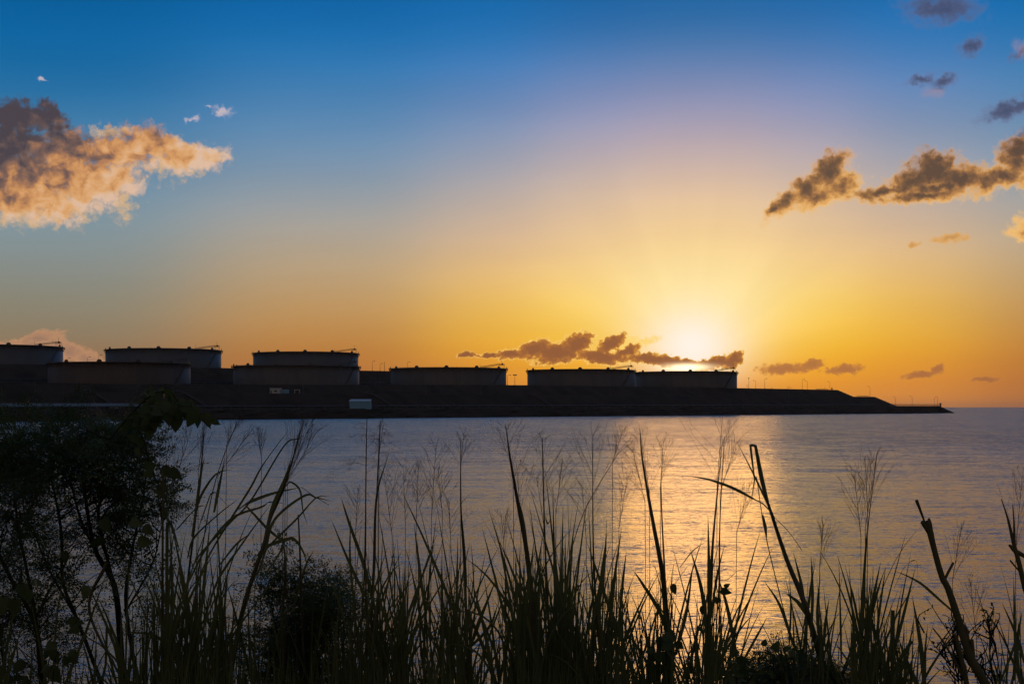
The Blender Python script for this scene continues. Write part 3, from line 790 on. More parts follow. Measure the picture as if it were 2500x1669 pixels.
def panicle(nb, a, b, spread=0.9, dens=1.0, droop=0.0):
    """airy seed head: whorls of hair-thin branches with tiny spikelets"""
    a = np.asarray(a); b = np.asarray(b); L = np.linalg.norm(b - a); ax = unit(b - a)
    rod(nb, [a, (a + b) / 2, b], [0.0016, 0.0012, 0.0006])
    s1 = unit(np.cross(ax, [0.2, 1, 0.1])); s2 = np.cross(ax, s1)
    nw = int(8 * dens)
    for i in range(nw):
        f = (i + RN.uniform(0, 0.6)) / nw; o = a + ax * L * f
        for k in range(int(RN.integers(2, 4))):
            th = RN.uniform(0, 2 * math.pi); rad = s1 * math.cos(th) + s2 * math.sin(th)
            ang = RN.uniform(0.45, 1.0) * spread; bl = L * (0.75 * (1 - f) + 0.16) * RN.uniform(0.7, 1.2)
            d0 = ax * math.cos(ang) + rad * math.sin(ang)
            u = np.linspace(0, 1, 5)[:, None]
            pts = o + d0 * bl * u + (np.array([0, 0, -1.0]) * droop + rad * 0.05) * bl * u ** 2
            rod(nb, pts, np.linspace(0.0006, 0.0003, 5))
            for j in range(int(4 * dens)):
                g0 = RN.uniform(0.25, 1.0); p = pts[0] + (pts[-1] - pts[0]) * g0 + np.array([0, 0, -1.0]) * droop * bl * (g0 ** 2 - g0)
                sd_ = unit(d0 + RN.normal(0, 0.5, 3)); sl_ = bl * RN.uniform(0.12, 0.32)
                e = p + sd_ * sl_
                rod(nb, [p, e], [0.0004, 0.0003])
                w = RN.uniform(0.0006, 0.0010); h_ = np.array([w, 0, 0]); vv = sd_ * w * 2.2
                nb.add([e - vv * .2, e + h_ + vv * .5, e + vv * 1.4, e - h_ + vv * .5], [(0, 1, 2, 3)])

def tiller(nl, nc, base, top, leaves=5, wl=0.016, arch=0.25, culm_r=0.0032):
    base = np.asarray(base); top = np.asarray(top); L = np.linalg.norm(top - base)
    mid = (base + top) / 2 + np.array([RN.normal(0, 0.03), RN.normal(0, 0.03), 0]) * L
    path = catmull([base, mid, top], 9); c_end = RN.uniform(0.62, 0.85)
    cp = catmull([base, mid, base + (top - base) * c_end + (mid - (base + top) / 2) * 0.3], 7)
    rod(nc, cp, np.linspace(culm_r, culm_r * 0.5, 7), 4)
    ax = unit(top - base)
    # spear leaf continues the stem
    k0 = cp[4]; strip(nl, catmull([k0, cp[6] + RN.normal(0, 0.004, 3), top], 9), wl * RN.uniform(0.55, 0.95))
    for i in range(leaves):
        f = RN.uniform(0.15, 0.8); o = base + (top - base) * f * 0.95 + (mid - (base + top) / 2) * (1 - abs(2 * f - 1))
        a = RN.uniform(0.06, 0.34); az_ = RN.uniform(0, 2 * math.pi)
        rad = unit(np.array([math.cos(az_) * 1.25, math.sin(az_) * 0.8, 0.0]))
        ll = L * RN.uniform(0.25, 0.48); d0 = ax * math.cos(a) + rad * math.sin(a)
        ar = RN.uniform(0, arch) * (4.0 if RN.random() < 0.14 else 1.0)
        u = np.linspace(0, 1, 8)[:, None]
        pts = o + d0 * ll * u + rad * ll * ar * 0.5 * u ** 2 - np.array([0, 0, 1.0]) * ll * ar * 0.55 * u ** 2.5
        strip(nl, pts, wl * RN.uniform(0.6, 1.15))

def hero_pts(pts, d, n=14, jig=0.04):
    out = []; 
    for i, p in enumerate(pts): out.append(V(p[0], p[1], d + jig * math.sin(i * 1.7)))
    return out

# envelope of the grass tops (column, row), both in the picture's 2349-wide grid
ENV = [(-40,1330),(60,1400),(150,1430),(250,1400),(330,1300),(400,1200),(450,1210),(520,1300),(600,1290),(690,1290),(740,1360),(790,1230),(830,1200),(870,1230),(910,1265),(960,1215),(1000,1250),(1050,1220),(1100,1300),(1130,1350),(1160,1300),(1190,1215),(1230,1250),(1275,1190),(1320,1240),(1370,1270),(1420,1235),(1450,1330),(1480,1340),(1510,1260),(1560,1380),(1600,1330),(1640,1240),(1680,1400),(1740,1450),(1790,1380),(1830,1340),(1860,1290),(1900,1390),(1940,1400),(1980,1260),(2020,1310),(2060,1400),(2090,1370),(2130,1440),(2180,1500),(2240,1540),(2290,1430),(2330,1340),(2400,1400)]
def env(x): return float(np.interp(x, [e[0] for e in ENV], [e[1] for e in ENV]))

PX = lambda w, d: w / K * d
def clump(cx, spread, d, n, label, heroes=(), pans=(), wl=0.015, arch=0.25, low=1.0, drop=0.0, group='tall grass clumps on the bank'):
    b0 = V(cx, 0, d); base = (b0[0], d, bank_z(d))
    root = empty('grass_clump', base, label, 'grass clump', group)
    nl, nc, heads = NB(), NB(), []
    for i in range(int(n * 1.5)):
        xq = cx + RN.normal(0, spread * 0.72); dd = d + RN.uniform(-0.35, 0.35)
        tx = xq + RN.normal(0, spread * (0.3 if RN.random() < 0.8 else 1.1))
        ty = env(tx) + drop + abs(RN.normal(0, 75)) * low + (RN.uniform(0, 170) if RN.random() < 0.45 else 0)
        bx = V(cx + (xq - cx) * 0.6, 0, dd)[0]
        tiller(nl, nc, (bx, dd, bank_z(dd) - 0.02), V(tx, ty, dd + RN.normal(0, 0.06)), int(RN.integers(3, 6)), wl * RN.uniform(0.5, 1.0), arch)
    for kind, pts, w in heroes:
        dj = d + RN.uniform(-0.15, 0.15)
        if kind == 'leaf':
            P3 = hero_pts(pts, dj); m_ = 6 * len(P3)
            strip(nl, catmull(P3, m_), PX(w * 1.35, dj))
        elif kind == 'kink':                      # leaf with a sharp broken fold
            P3 = hero_pts(pts, dj); out = []
            for i in range(len(P3) - 1):
                for f in np.linspace(0, 1, 5)[(0 if i == 0 else 1):]: out.append(P3[i] * (1 - f) + P3[i + 1] * f)
            strip(nl, out, PX(w * 1.25, dj))
        elif kind == 'cut':                       # blunt, broken-off stem
            P3 = catmull(hero_pts(pts, dj), 6); strip(nl, P3, PX(w, dj), prof=np.full(6, 1.0))
        elif kind == 'stem':
            w0, w1 = w; P3 = catmull(hero_pts(pts, dj), 5 * len(pts)); rod(nc, P3[::-1], np.linspace(PX(w1, dj) / 2, PX(w0, dj) / 2, len(P3)), 5)
    for (x0, y0, x1, y1, sp, dr) in pans:
        dj = d + RN.uniform(-0.15, 0.15); A, B = V(x0, y0, dj), V(x1, y1, dj)
        rod(nc, catmull([np.array([V(cx, 0, dj)[0] * 0.6 + A[0] * 0.4, dj, bank_z(dj)]), A * 0.5 + np.array([A[0] * 0.8 + V(cx, 0, dj)[0] * 0.2, dj, bank_z(dj)]) * 0.5, A], 8), np.linspace(0.0026, 0.0014, 8))
        npn = NB(); panicle(npn, A, B, sp, 1.0, dr); heads.append(npn)
    nl.build('leaf_blades', M['blade'], root); nc.build('culms', M['culm'], root)
    for hd in heads: hd.build('seed_head', M['panicle'], root)
    return root

clump(40, 60, 5.6, 12, 'low grass clump in the bottom left corner under the feathery tree', low=1.0)
clump(165, 60, 5.8, 10, 'sparse grass clump between the bare tree stems at lower left', low=0.8,
      heroes=[('stem', [(285,1568),(205,1400),(245,1290)], (5,9)), ('leaf', [(150,1568),(200,1440),(245,1310)], 6), ('cut', [(215,1568),(240,1540),(245,1440)], 6), ('leaf', [(120,1568),(130,1420),(150,1290)], 5)])
clump(330, 60, 5.9, 22, 'dense grass clump in front of the right side of the feathery tree', low=0.9, wl=0.018,
      heroes=[('stem', [(372,1700),(372,1500),(373,1268),(374,1086)], (9,4)), ('leaf', [(374,1110),(372,1082),(359,1072)], 5)], pans=[(385,1110,378,985,0.7,0.1),(395,1120,440,985,0.6,0.1)])
clump(425, 55, 6.1, 22, 'grass clump with a thin vertical stalk and folded blades beside the tree', wl=0.017,
      heroes=[('cut', [(382,1500),(383,1268),(384,1197)], 8), ('kink', [(384,1197),(391,1197),(403,1233),(412,1265)], 7), ('leaf', [(385,1480),(395,1268),(407,1180)], 10),
              ('stem', [(395,1650),(425,1380),(451,1166),(464,1044),(468,977)], (7,2)), ('leaf', [(443,1215),(455,1130),(462,1080),(470,1045)], 6), ('leaf', [(440,1230),(453,1158),(474,1114),(500,1084),(535,1076)], 5), ('leaf', [(491,1175),(502,1118),(516,1049)], 6),
              ('stem', [(440,1420),(462,1268),(493,1107),(544,965)], (4,1.5)), ('kink', [(455,1215),(462,1191),(483,1133),(493,1128),(537,1174)], 5), ('leaf', [(430,1280),(445,1233),(500,1180),(550,1141)], 5),
              ('leaf', [(395,1222),(407,1212),(449,1166),(472,1158)], 5)], pans=[(455,1080,470,968,0.22,0.0),(520,1020,552,955,0.7,0.1),(500,1090,575,990,0.55,0.2)])
clump(540, 60, 6.0, 18, 'grass clump leaning right with long arching blades reaching the waterline', wl=0.018,
      heroes=[('leaf', [(430,1390),(483,1267),(571,1124),(598,1074),(630,1028),(663,986)], 6), ('leaf', [(440,1300),(466,1262),(531,1195),(577,1145),(651,1023),(684,1005),(718,984)], 5),
              ('leaf', [(546,1168),(577,1149),(630,1130),(692,1117)], 7), ('stem', [(692,1117),(725,1140),(755,1158)], (1.5,1.5)), ('leaf', [(430,1340),(470,1262),(531,1189),(600,1162),(619,1151),(661,1156)], 5),
              ('stem', [(500,1700),(540,1480),(564,1372),(604,1252),(619,1191),(638,1149),(655,1107),(680,1023),(697,963)], (14,2)),
              ('leaf', [(604,1252),(625,1165),(655,1095),(668,1050)], 8), ('leaf', [(655,1110),(668,1070),(684,1000)], 5),
              ('kink', [(567,1162),(613,1212),(646,1239),(665,1262)], 6), ('leaf', [(590,1320),(609,1262),(630,1191),(697,1137),(726,1141),(768,1151)], 6),
              ('leaf', [(580,1300),(615,1254),(680,1190),(726,1141),(760,1139)], 4), ('leaf', [(590,1275),(609,1254),(655,1237),(676,1237),(697,1268),(707,1310)], 7),
              ('leaf', [(655,1115),(667,1105),(688,1124),(695,1170),(707,1208)], 4), ('leaf', [(470,1420),(500,1330),(560,1240),(625,1150)], 6), ('leaf', [(500,1300),(540,1250),(570,1225)], 6),
              ('leaf', [(600,1330),(640,1270),(655,1240),(685,1226)], 4)],
      pans=[(650,1130,695,960,0.35,0.05),(660,1100,715,965,0.4,0.1),(655,1110,730,985,0.5,0.15),(600,1050,590,985,0.6,0.0)])
clump(690, 40, 6.3, 7, 'thin grass clump rising out of the low feathery shrub', drop=-10,
      heroes=[('stem', [(700,1600),(692,1400),(688,1268),(684,1180)], (8,3)), ('leaf', [(720,1560),(695,1400),(680,1250)], 6), ('leaf', [(640,1480),(655,1300),(640,1210)], 5), ('leaf', [(672,1400),(700,1300),(720,1262)], 5)])
clump(830, 60, 6.1, 24, 'grass clump with an arching drooping seed head just right of the low feathery shrub',
      heroes=[('leaf', [(860,1400),(836,1300),(800,1196),(782,1138)], 7), ('leaf', [(850,1420),(858,1300),(864,1140),(892,1038)], 7), ('stem', [(850,1650),(852,1420),(862,1180),(872,964)], (7,1.6)),
              ('stem', [(820,1600),(836,1300),(840,1040),(842,958)], (5,1.4)), ('leaf', [(850,1390),(804,1296),(758,1186)], 6), ('leaf', [(815,1400),(803,1280),(805,1178)], 5)],
      pans=[(868,1075,874,962,1.15,0.75),(840,1110,842,960,1.15,0.8),(870,1040,880,970,1.3,0.9),(815,1230,822,1120,0.7,0.1)])
clump(930, 50, 6.2, 24, 'grass clump left of centre with several thin misty seed heads', wl=0.016,
      heroes=[('leaf', [(905,1400),(905,1320),(902,1225)], 6), ('leaf', [(975,1400),(962,1300),(950,1200)], 6)],
      pans=[(930,1200,925,1065,0.8,0.05),(900,1230,880,1080,0.7,0.05),(955,1190,960,1070,0.8,0.1),(990,1190,1000,1020,0.7,0.05),(1015,1180,1005,1075,0.7,0.05)])
clump(1050, 55, 6.0, 26, 'grass clump under the single upright stalk left of the middle',
      heroes=[('stem', [(1075,1600),(1065,1300),(1057,1160),(1057,1010)], (9,1.5)), ('leaf', [(1070,1340),(1063,1240),(1056,1150)], 7), ('leaf', [(1050,1440),(1029,1320),(1001,1155)], 6), ('leaf', [(1080,1480),(1101,1420),(1141,1320)], 8), ('leaf', [(1060,1500),(1120,1440),(1144,1380)], 6), ('leaf', [(1090,1420),(1085,1300),(1080,1240)], 5)],
      pans=[(1057,1070,1064,990,0.8,0.0),(1035,1260,1030,1140,0.7,0.05)])
clump(1200, 52, 5.9, 30, 'thick dark grass clump with one tall straight stalk and spreading seed head near the middle', wl=0.019,
      heroes=[('stem', [(1235,1600),(1212,1300),(1188,1156),(1170,1050),(1160,976)], (16,1.5)), ('leaf', [(1215,1330),(1200,1200),(1185,1130)], 8), ('leaf', [(1160,1450),(1160,1350),(1158,1280)], 4)],
      pans=[(1178,1100,1160,970,0.95,0.0),(1195,1200,1185,1060,0.7,0.0),(1160,1300,1150,1180,0.6,0.0)])
clump(1290, 50, 6.1, 32, 'dense grass clump at the centre with two misty seed heads', wl=0.018,
      heroes=[('leaf', [(1275,1400),(1272,1300),(1268,1118)], 8), ('stem', [(1262,1500),(1250,1240),(1244,1004)], (7,1.5)), ('leaf', [(1262,1190),(1256,1200),(1250,1180)], 6)],
      pans=[(1247,1160,1243,1000,0.95,0.0),(1275,1180,1290,1060,0.8,0.0),(1250,1220,1230,1090,0.8,0.0)])
clump(1390, 55, 6.0, 32, 'grass clump right of centre crossed by one thin leaning stalk',
      heroes=[('stem', [(1385,1600),(1365,1350),(1360,1200),(1360,1000)], (7,1.2)), ('stem', [(1300,1330),(1308,1272),(1344,1164),(1420,1036)], (3,1.2)), ('leaf', [(1400,1440),(1408,1340),(1426,1208)], 8), ('leaf', [(1420,1440),(1428,1340),(1437,1262)], 6), ('leaf', [(1370,1420),(1385,1310),(1392,1220)], 6)],
      pans=[(1360,1160,1360,990,0.8,0.0),(1405,1060,1430,985,0.6,0.0),(1345,1240,1335,1110,0.8,0.0),(1420,1210,1440,1090,0.5,0.0)])
clump(1520, 48, 6.1, 24, 'grass clump left of the golden sun glint with a long slanting stalk',
      heroes=[('stem', [(1545,1650),(1528,1420),(1520,1320),(1500,1210),(1484,1120),(1472,1040),(1468,988)], (17,1.5)), ('stem', [(1530,1420),(1525,1320),(1518,1180),(1516,1100)], (6,2)), ('leaf', [(1540,1480),(1512,1400),(1475,1340),(1452,1306)], 8), ('leaf', [(1550,1500),(1575,1400),(1590,1290)], 7), ('leaf', [(1545,1450),(1540,1340),(1548,1280)], 5)],
      pans=[(1490,1130,1467,980,0.95,0.0),(1515,1120,1522,1010,0.6,0.0),(1480,1150,1450,1030,0.7,0.0)])
clump(1625, 42, 5.9, 22, 'grass clump standing in the golden sun glint with a misty head reaching the headland',
      heroes=[('stem', [(1618,1650),(1621,1541),(1630,1340),(1637,1220),(1657,1012)], (17,1.2)), ('stem', [(1650,1450),(1650,1250),(1655,1120),(1662,1000)], (4,1.2)), ('leaf', [(1625,1420),(1626,1300),(1624,1180)], 7), ('leaf', [(1630,1420),(1645,1320),(1665,1238)], 8), ('leaf', [(1620,1440),(1609,1350),(1582,1254)], 8),
              ('leaf', [(1640,1560),(1660,1500),(1700,1440),(1725,1410)], 7), ('leaf', [(1560,1300),(1590,1262),(1622,1240)], 2), ('leaf', [(1700,1568),(1670,1400),(1646,1320)], 8), ('leaf', [(1680,1560),(1735,1460),(1762,1410)], 6)],
      pans=[(1645,1110,1658,950,0.9,0.0),(1652,1130,1690,1010,0.5,0.0),(1690,1220,1720,1110,0.4,0.0)])
clump(1850, 48, 6.2, 22, 'grass clump right of the sun glint with a broken reed bent over at its tip',
      heroes=[('stem', [(1920,1700),(1900,1568),(1880,1501),(1844,1380),(1808,1292),(1785,1225),(1765,1164),(1745,1100),(1731,1022)], (19,3)), ('kink', [(1765,1164),(1748,1090),(1733,1022),(1721,1020),(1731,1100),(1721,1164)], 6),
              ('leaf', [(1780,1200),(1767,1168),(1727,1084),(1691,1014)], 5), ('stem', [(1830,1500),(1804,1420),(1783,1340),(1755,1220),(1735,1092)], (3,2)), ('leaf', [(1749,1180),(1756,1212),(1759,1238)], 7),
              ('leaf', [(1729,1144),(1700,1128),(1665,1112),(1620,1098),(1572,1090)], 6), ('stem', [(1770,1175),(1750,1155),(1729,1144)], (3,3)), ('stem', [(1775,1184),(1810,1220),(1840,1262)], (1.5,1.5)),
              ('leaf', [(1850,1410),(1830,1380),(1800,1358)], 8), ('leaf', [(1845,1400),(1838,1340),(1820,1266)], 7), ('leaf', [(1820,1480),(1790,1390),(1752,1330)], 6), ('leaf', [(1860,1460),(1864,1360),(1860,1270)], 6), ('leaf', [(1880,1480),(1875,1400),(1882,1312)], 6), ('leaf', [(1810,1480),(1814,1400),(1811,1318)], 7), ('leaf', [(1890,1480),(1893,1430),(1902,1370)], 7)],
      pans=[(1880,1300,1890,1200,0.4,0.0)])
clump(1985, 45, 6.0, 26, 'grass clump with a spindly head between the bent reed and the thick broken cane', wl=0.018,
      heroes=[('leaf', [(1975,1500),(1978,1400),(1988,1210)], 9), ('stem', [(1980,1400),(1990,1220),(2012,1040)], (4,1.2)), ('leaf', [(1985,1500),(1998,1400),(2020,1288)], 10), ('leaf', [(1930,1520),(1928,1420),(1924,1276)], 6), ('leaf', [(2010,1460),(2020,1380),(2032,1300)], 5), ('leaf', [(1975,1460),(1960,1380),(1952,1340)], 5)],
      pans=[(1985,1210,2012,1035,0.55,0.0),(1975,1230,1960,1090,0.6,0.0),(1990,1160,1985,1060,0.8,0.0)])
clump(2070, 36, 6.0, 10, 'sparse grass clump with two blunt broken blades left of the thick cane', low=0.8,
      heroes=[('leaf', [(2040,1568),(2056,1470),(2068,1380),(2090,1264)], 5), ('leaf', [(2045,1520),(2075,1400),(2100,1300)], 6), ('cut', [(2044,1600),(2048,1500),(2048,1398)], 9), ('cut', [(2030,1580),(2060,1520),(2092,1468)], 9), ('leaf', [(2125,1620),(2112,1480),(2092,1364)], 9), ('leaf', [(2120,1600),(2085,1530),(2060,1460)], 10), ('leaf', [(2122,1600),(2122,1500),(2128,1430)], 6), ('leaf', [(2050,1350),(2075,1300),(2100,1285),(2105,1320),(2095,1350)], 1.8)])
clump(2320, 45, 6.0, 8, 'grass clump with narrow pointed blades at the right edge below the cane', low=0.8,
      heroes=[('leaf', [(2340,1560),(2329,1460),(2325,1318)], 7), ('leaf', [(2350,1520),(2333,1460),(2297,1378)], 7), ('leaf', [(2360,1620),(2345,1568),(2317,1500),(2289,1418)], 9), ('leaf', [(2325,1560),(2333,1470),(2345,1400)], 8), ('leaf', [(2280,1600),(2330,1470),(2336,1420)], 6)],
      pans=[(2330,1260,2345,1090,0.5,0.0),(2185,1330,2205,1210,0.5,0.0),(2240,1460,2225,1330,0.5,0.0)])

# ---------------------------------------------------------------- thick dry canes, right
def cane(name, label, d, main, extra, blades):
    p0 = V(main[0][0], main[0][1], d); root = empty(name, (p0[0], d, bank_z(d)), label, 'cane', 'broken dry canes at the right')
    nb = NB(); P3 = catmull([V(x, y, d) for x, y, w in main], 40); wv = np.interp(np.linspace(0, 1, 40), np.linspace(0, 1, len(main)), [w for _, _, w in main])
    r = PX(wv, d) / 2; u = np.linspace(0, 1, 40); r = r * (1 + 0.10 * np.maximum(0, np.cos(u * 30)) ** 12)
    rod(nb, P3, r, 9); nb.build('stalk', M['cane'], root, smooth=True)
    for pts, w0, w1 in extra:
        nb = NB(); Q = catmull([V(x, y, d) for x, y in pts], 12); rod(nb, Q, np.linspace(PX(w0, d) / 2, PX(w1, d) / 2, 12), 6); nb.build('side_shoot', M['cane'], root, smooth=True)
    nb = NB()
    for pts, w in blades: strip(nb, catmull([V(x, y, d) for x, y in pts], 14), PX(w, d))
    if nb.n: nb.build('dry_blades', M['blade'], root)
cane('broken_cane', 'thick leaning cane with a snapped swollen top at the lower right', 5.4,
     [(2330,1760,24),(2290,1640,23),(2260,1568,22),(2224,1501,19),(2196,1413,17),(2175,1350,15),(2160,1320,14),(2143,1260,13),(2130,1205,15),(2126,1194,12)],
     [([(2122,1200),(2112,1172),(2102,1146)], 4, 8), ([(2134,1222),(2118,1200),(2113,1197)], 14, 7), ([(2164,1334),(2176,1310),(2187,1289)], 7, 6), ([(2236,1540),(2232,1500),(2228,1466)], 9, 11), ([(2200,1430),(2215,1440),(2222,1470)], 10, 7), ([(2135,1215),(2134,1200),(2130,1188)], 10, 5)],
     [([(2190,1405),(2152,1372),(2116,1340),(2085,1322),(2054,1309)], 7)])
cane('broken_cane', 'short second cane stub leaning beside the foot of the thick cane', 5.6,
     [(2250,1740,14),(2226,1620,13),(2212,1540,12),(2192,1455,9)], [([(2215,1560),(2170,1480),(2140,1440)], 6, 3)], [([(2215,1560),(2180,1500),(2150,1452)], 5)])
cane('broken_cane', 'forked cane crossing the right edge of the picture', 5.5,
     [(2440,1740,16),(2400,1560,15),(2365,1400,13),(2349,1340,12),(2336,1285,11),(2325,1245,9),(2312,1190,5),(2297,1144,2)],
     [([(2327,1262),(2349,1274),(2375,1290)], 11, 8), ([(2327,1244),(2326,1200),(2323,1156)], 7, 2), ([(2343,1314),(2330,1300),(2317,1284)], 4, 4), ([(2326,1262),(2318,1252),(2314,1250)], 9, 5)], [])

# ---------------------------------------------------------------- feathery trees, shrubs, climbers
def bipinnate(L=0.15, pairs=6, nl=11):
    """compound leaf lying along +x in its own frame"""
    v = []; q = []
    def quad(c, d, l, w):
        d = unit(d); s_ = unit(np.cross(d, [0, 0, 1])); b = len(v)
        v.extend([c, c + d * l * .5 + s_ * w, c + d * l, c + d * l * .5 - s_ * w]); q.append((b, b + 1, b + 2, b + 3))
    def thin(a, b_, w):
        d = unit(b_ - a); s_ = unit(np.cross(d, [0, 0, 1])) * w; b = len(v)
        v.extend([a - s_, a + s_, b_ + s_ * .5, b_ - s_ * .5]); q.append((b, b + 1, b + 2, b + 3))
    R0 = np.array([[L * u, 0, -L * 0.25 * u * u] for u in np.linspace(0, 1, pairs + 1)])
    for i in range(pairs): thin(R0[i], R0[i + 1], 0.0011)
    for i in range(1, pairs + 1):
        for sg in (-1, 1):
            a = R(RN.uniform(38, 62)); pl = L * RN.uniform(0.42, 0.60) * (1 - 0.25 * abs(i / pairs - .5))
            d = np.array([math.cos(a), sg * math.sin(a), RN.uniform(-0.25, 0.1)]); o = R0[i]
            e = o + d * pl + np.array([0, 0, -0.10 * pl]); thin(o, e, 0.0008)
            pd = unit(e - o); sd_ = unit(np.cross(pd, [0, 0, 1]))
            for k in range(1, nl + 1):
                c = o + (e - o) * k / nl
                for s2 in (-1, 1):
                    if RN.random() < 0.14: continue
                    quad(c + RN.normal(0, 0.0012, 3), pd * RN.uniform(0.25, 0.75) + sd_ * s2 + RN.normal(0, 0.22, 3), 0.016 * RN.uniform(0.6, 1.25), 0.0034 * RN.uniform(0.6, 1.2))
    return np.array(v), np.array(q)
BIP = [bipinnate(0.13 + 0.02 * (i % 3), 4 + i % 3, 7 + i % 2) for i in range(9)]

def heart(L=0.065, wide=0.9):
    """ovate pointed leaf, tip toward +x, folded along the midrib"""
    out = [(0, 0), (-.08, .18), (0, .34), (.18, .44), (.38, .42), (.58, .32), (.78, .17), (1.0, 0)]
    v = []; q = []; t = []
    for x, y in out: v += [(x * L, y * L * wide, -0.10 * L * (x * x) + 0.25 * y * L), (x * L, 0, -0.10 * L * x * x), (x * L, -y * L * wide, -0.10 * L * (x * x) + 0.25 * y * L)]
    for i in range(len(out) - 1):
        b = i * 3; q += [(b, b + 1, b + 4, b + 3), (b + 1, b + 2, b + 5, b + 4)]
    return np.array(v), np.array(q)

def place(nb, tpl, pos, dirv, roll=0.0, sc=1.0, up=None):
    v, q = tpl; x = unit(np.asarray(dirv, float)); ref = np.array([0, 0, 1.0]) if abs(x[2]) < 0.95 else np.array([1.0, 0, 0])
    y = unit(np.cross(ref, x)); z = np.cross(x, y)
    c, s_ = math.cos(roll), math.sin(roll); y, z = y * c + z * s_, z * c - y * s_
    nb.add(pos + sc * (v[:, :1] * x + v[:, 1:2] * y + v[:, 2:] * z), q)

def blob_pts(bl, n, d0, d1):
    """random points through ellipsoid clumps given on the 2349-wide grid (x, y, rx, ry, weight)"""
    w = np.array([b[4] * b[2] * b[3] for b in bl]); w = w / w.sum(); out = []
    for i in RN.choice(len(bl), n, p=w):
        x, y, rx, ry, _ = bl[i]
        while True:
            u = RN.uniform(-1, 1, 3)
            if u @ u < 1: break
        out.append(V(x + u[0] * rx, y + u[1] * ry, (d0 + d1) / 2 + u[2] * (d1 - d0) / 2))
    return out

def shrub(name, label, cat, d, stems, bl, ntw, depth, per=4, sc=1.0, tpl=None, group=None, lm='leaf', roll=0.6, stem_label=None, crown='crown'):
    s00 = V(stems[0][0][0], stems[0][0][1], d); root = empty(name, (s00[0], d, bank_z(d)), label, cat, group)
    nb = NB(); sk = []
    for st in stems:
        dd = d + RN.uniform(-depth * .3, depth * .3); P3 = catmull([V(x, y, dd) for x, y, w in st], 6 * len(st))
        if st[0][1] > 1560: P3 = np.vstack([[P3[0][0], dd, bank_z(dd) - 0.03], P3])
        wv = np.interp(np.linspace(0, 1, len(P3)), np.linspace(0, 1, len(st)), [w for _, _, w in st])
        rod(nb, P3, PX(wv, dd) / 2, 6); sk.append(P3)
    sk = np.vstack(sk); crown_nb = NB()
    for p in blob_pts(bl, ntw, d - depth, d + depth):
        dist = np.linalg.norm(sk - p - np.array([0, 0, -0.10]), axis=1); a = sk[int(np.argmin(dist))]
        mid = (a + p) / 2 + RN.normal(0, 0.02, 3) + np.array([0, 0, 0.02])
        P3 = catmull([a, mid, p], 6); rod(nb, P3, np.linspace(0.0035, 0.0012, 6), 4)
        td = unit(p - mid)
        for k in range(per):
            f = RN.uniform(0.45, 1.0); o = a * (1 - f) ** 2 + 2 * mid * f * (1 - f) + p * f * f if k else p
            dv = unit(td * 0.7 + RN.normal(0, 0.75, 3) * np.array([1, 0.8, 0.7]) + np.array([0, 0, 0.05]))
            place(crown_nb, tpl[int(RN.integers(len(tpl)))], o, dv, RN.normal(0, roll), sc * RN.uniform(0.75, 1.15))
    nb.build('stems', M['bark'], root, smooth=True); crown_nb.build(crown, M[lm], root)
    return root

TB = [(200,1010,110,62,1.3),(110,1030,110,60,1.1),(300,1000,62,50,1.2),(330,1085,48,55,0.8),(240,1100,80,60,1.2),(150,1110,90,60,1.2),(300,1170,55,60,.9),(345,1150,35,60,.6),(230,1200,70,50,.7),(300,1290,60,60,.75),(345,1230,36,60,.5),(250,1290,40,40,.5),(320,1370,36,30,.5),(180,1250,40,40,.45),(180,1350,50,40,.3),(190,1450,50,50,.3),(120,1240,50,40,.5)]
shrub('feathery_tree', 'dark feathery-leaved tree filling the middle of the left side, top level with the waterline', 'tree', 6.9,
      [[(300,1640,17),(283,1568,16),(265,1354,14),(221,1266,11),(200,1170,8),(190,1060,5),(200,980,3)], [(240,1640,11),(232,1568,10),(177,1420,9),(144,1332,8),(141,1222,7),(120,1100,5),(110,1020,3)],
       [(265,1354,8),(226,1186,8),(247,1123,6),(300,1020,3)], [(330,1640,10),(290,1400,9),(300,1280,7),(330,1130,4),(340,1030,3)], [(177,1420,6),(110,1300,5),(75,1210,4)], [(221,1266,6),(185,1190,6),(150,1060,3)], [(290,1400,5),(350,1290,4),(372,1200,2)]],
      TB, 125, 0.6, 3, 1.2, BIP, 'feathery trees and shrubs')
TB2 = [(20,1000,90,42,1.0),(-20,1080,80,70,1.1),(40,1130,60,60,.9),(10,1200,60,50,.9),(60,1270,50,50,.55),(15,1320,40,50,.9),(70,1390,45,40,.6),(10,1440,40,50,.9),(120,1330,40,50,.5),(60,1500,60,50,.6),(110,1430,40,40,.5)]
shrub('feathery_tree', 'feathery-leaved tree cut off by the left edge with slim forked stems', 'tree', 6.4,
      [[(100,1640,14),(84,1443,12),(22,1321,9),(-10,1240,6),(-20,1120,4)], [(95,1600,9),(82,1420,9),(60,1300,8),(44,1222,7),(30,1100,5),(30,1000,3)], [(82,1420,6),(120,1340,5),(150,1290,3)], [(20,1640,9),(0,1440,7),(-20,1330,4)]],
      TB2, 78, 0.5, 3, 1.15, BIP, 'feathery trees and shrubs')
SB = [(690,1365,88,46,1.3),(640,1340,50,34,.7),(745,1400,52,50,1.0),(620,1430,44,50,.5),(700,1450,100,50,1.2),(640,1520,90,50,1.0),(760,1510,70,60,1.1),(840,1400,30,30,.25),(700,1560,120,40,1.2)]
shrub('feathery_shrub', 'low rounded feathery shrub in the grass left of centre', 'shrub', 6.6,
      [[(680,1700,14),(690,1560,12),(700,1450,8),(680,1360,4)], [(700,1600,8),(740,1480,6),(770,1380,3)], [(690,1580,8),(640,1460,6),(610,1350,3)]],
      SB, 105, 0.4, 3, 1.1, BIP, 'feathery trees and shrubs')
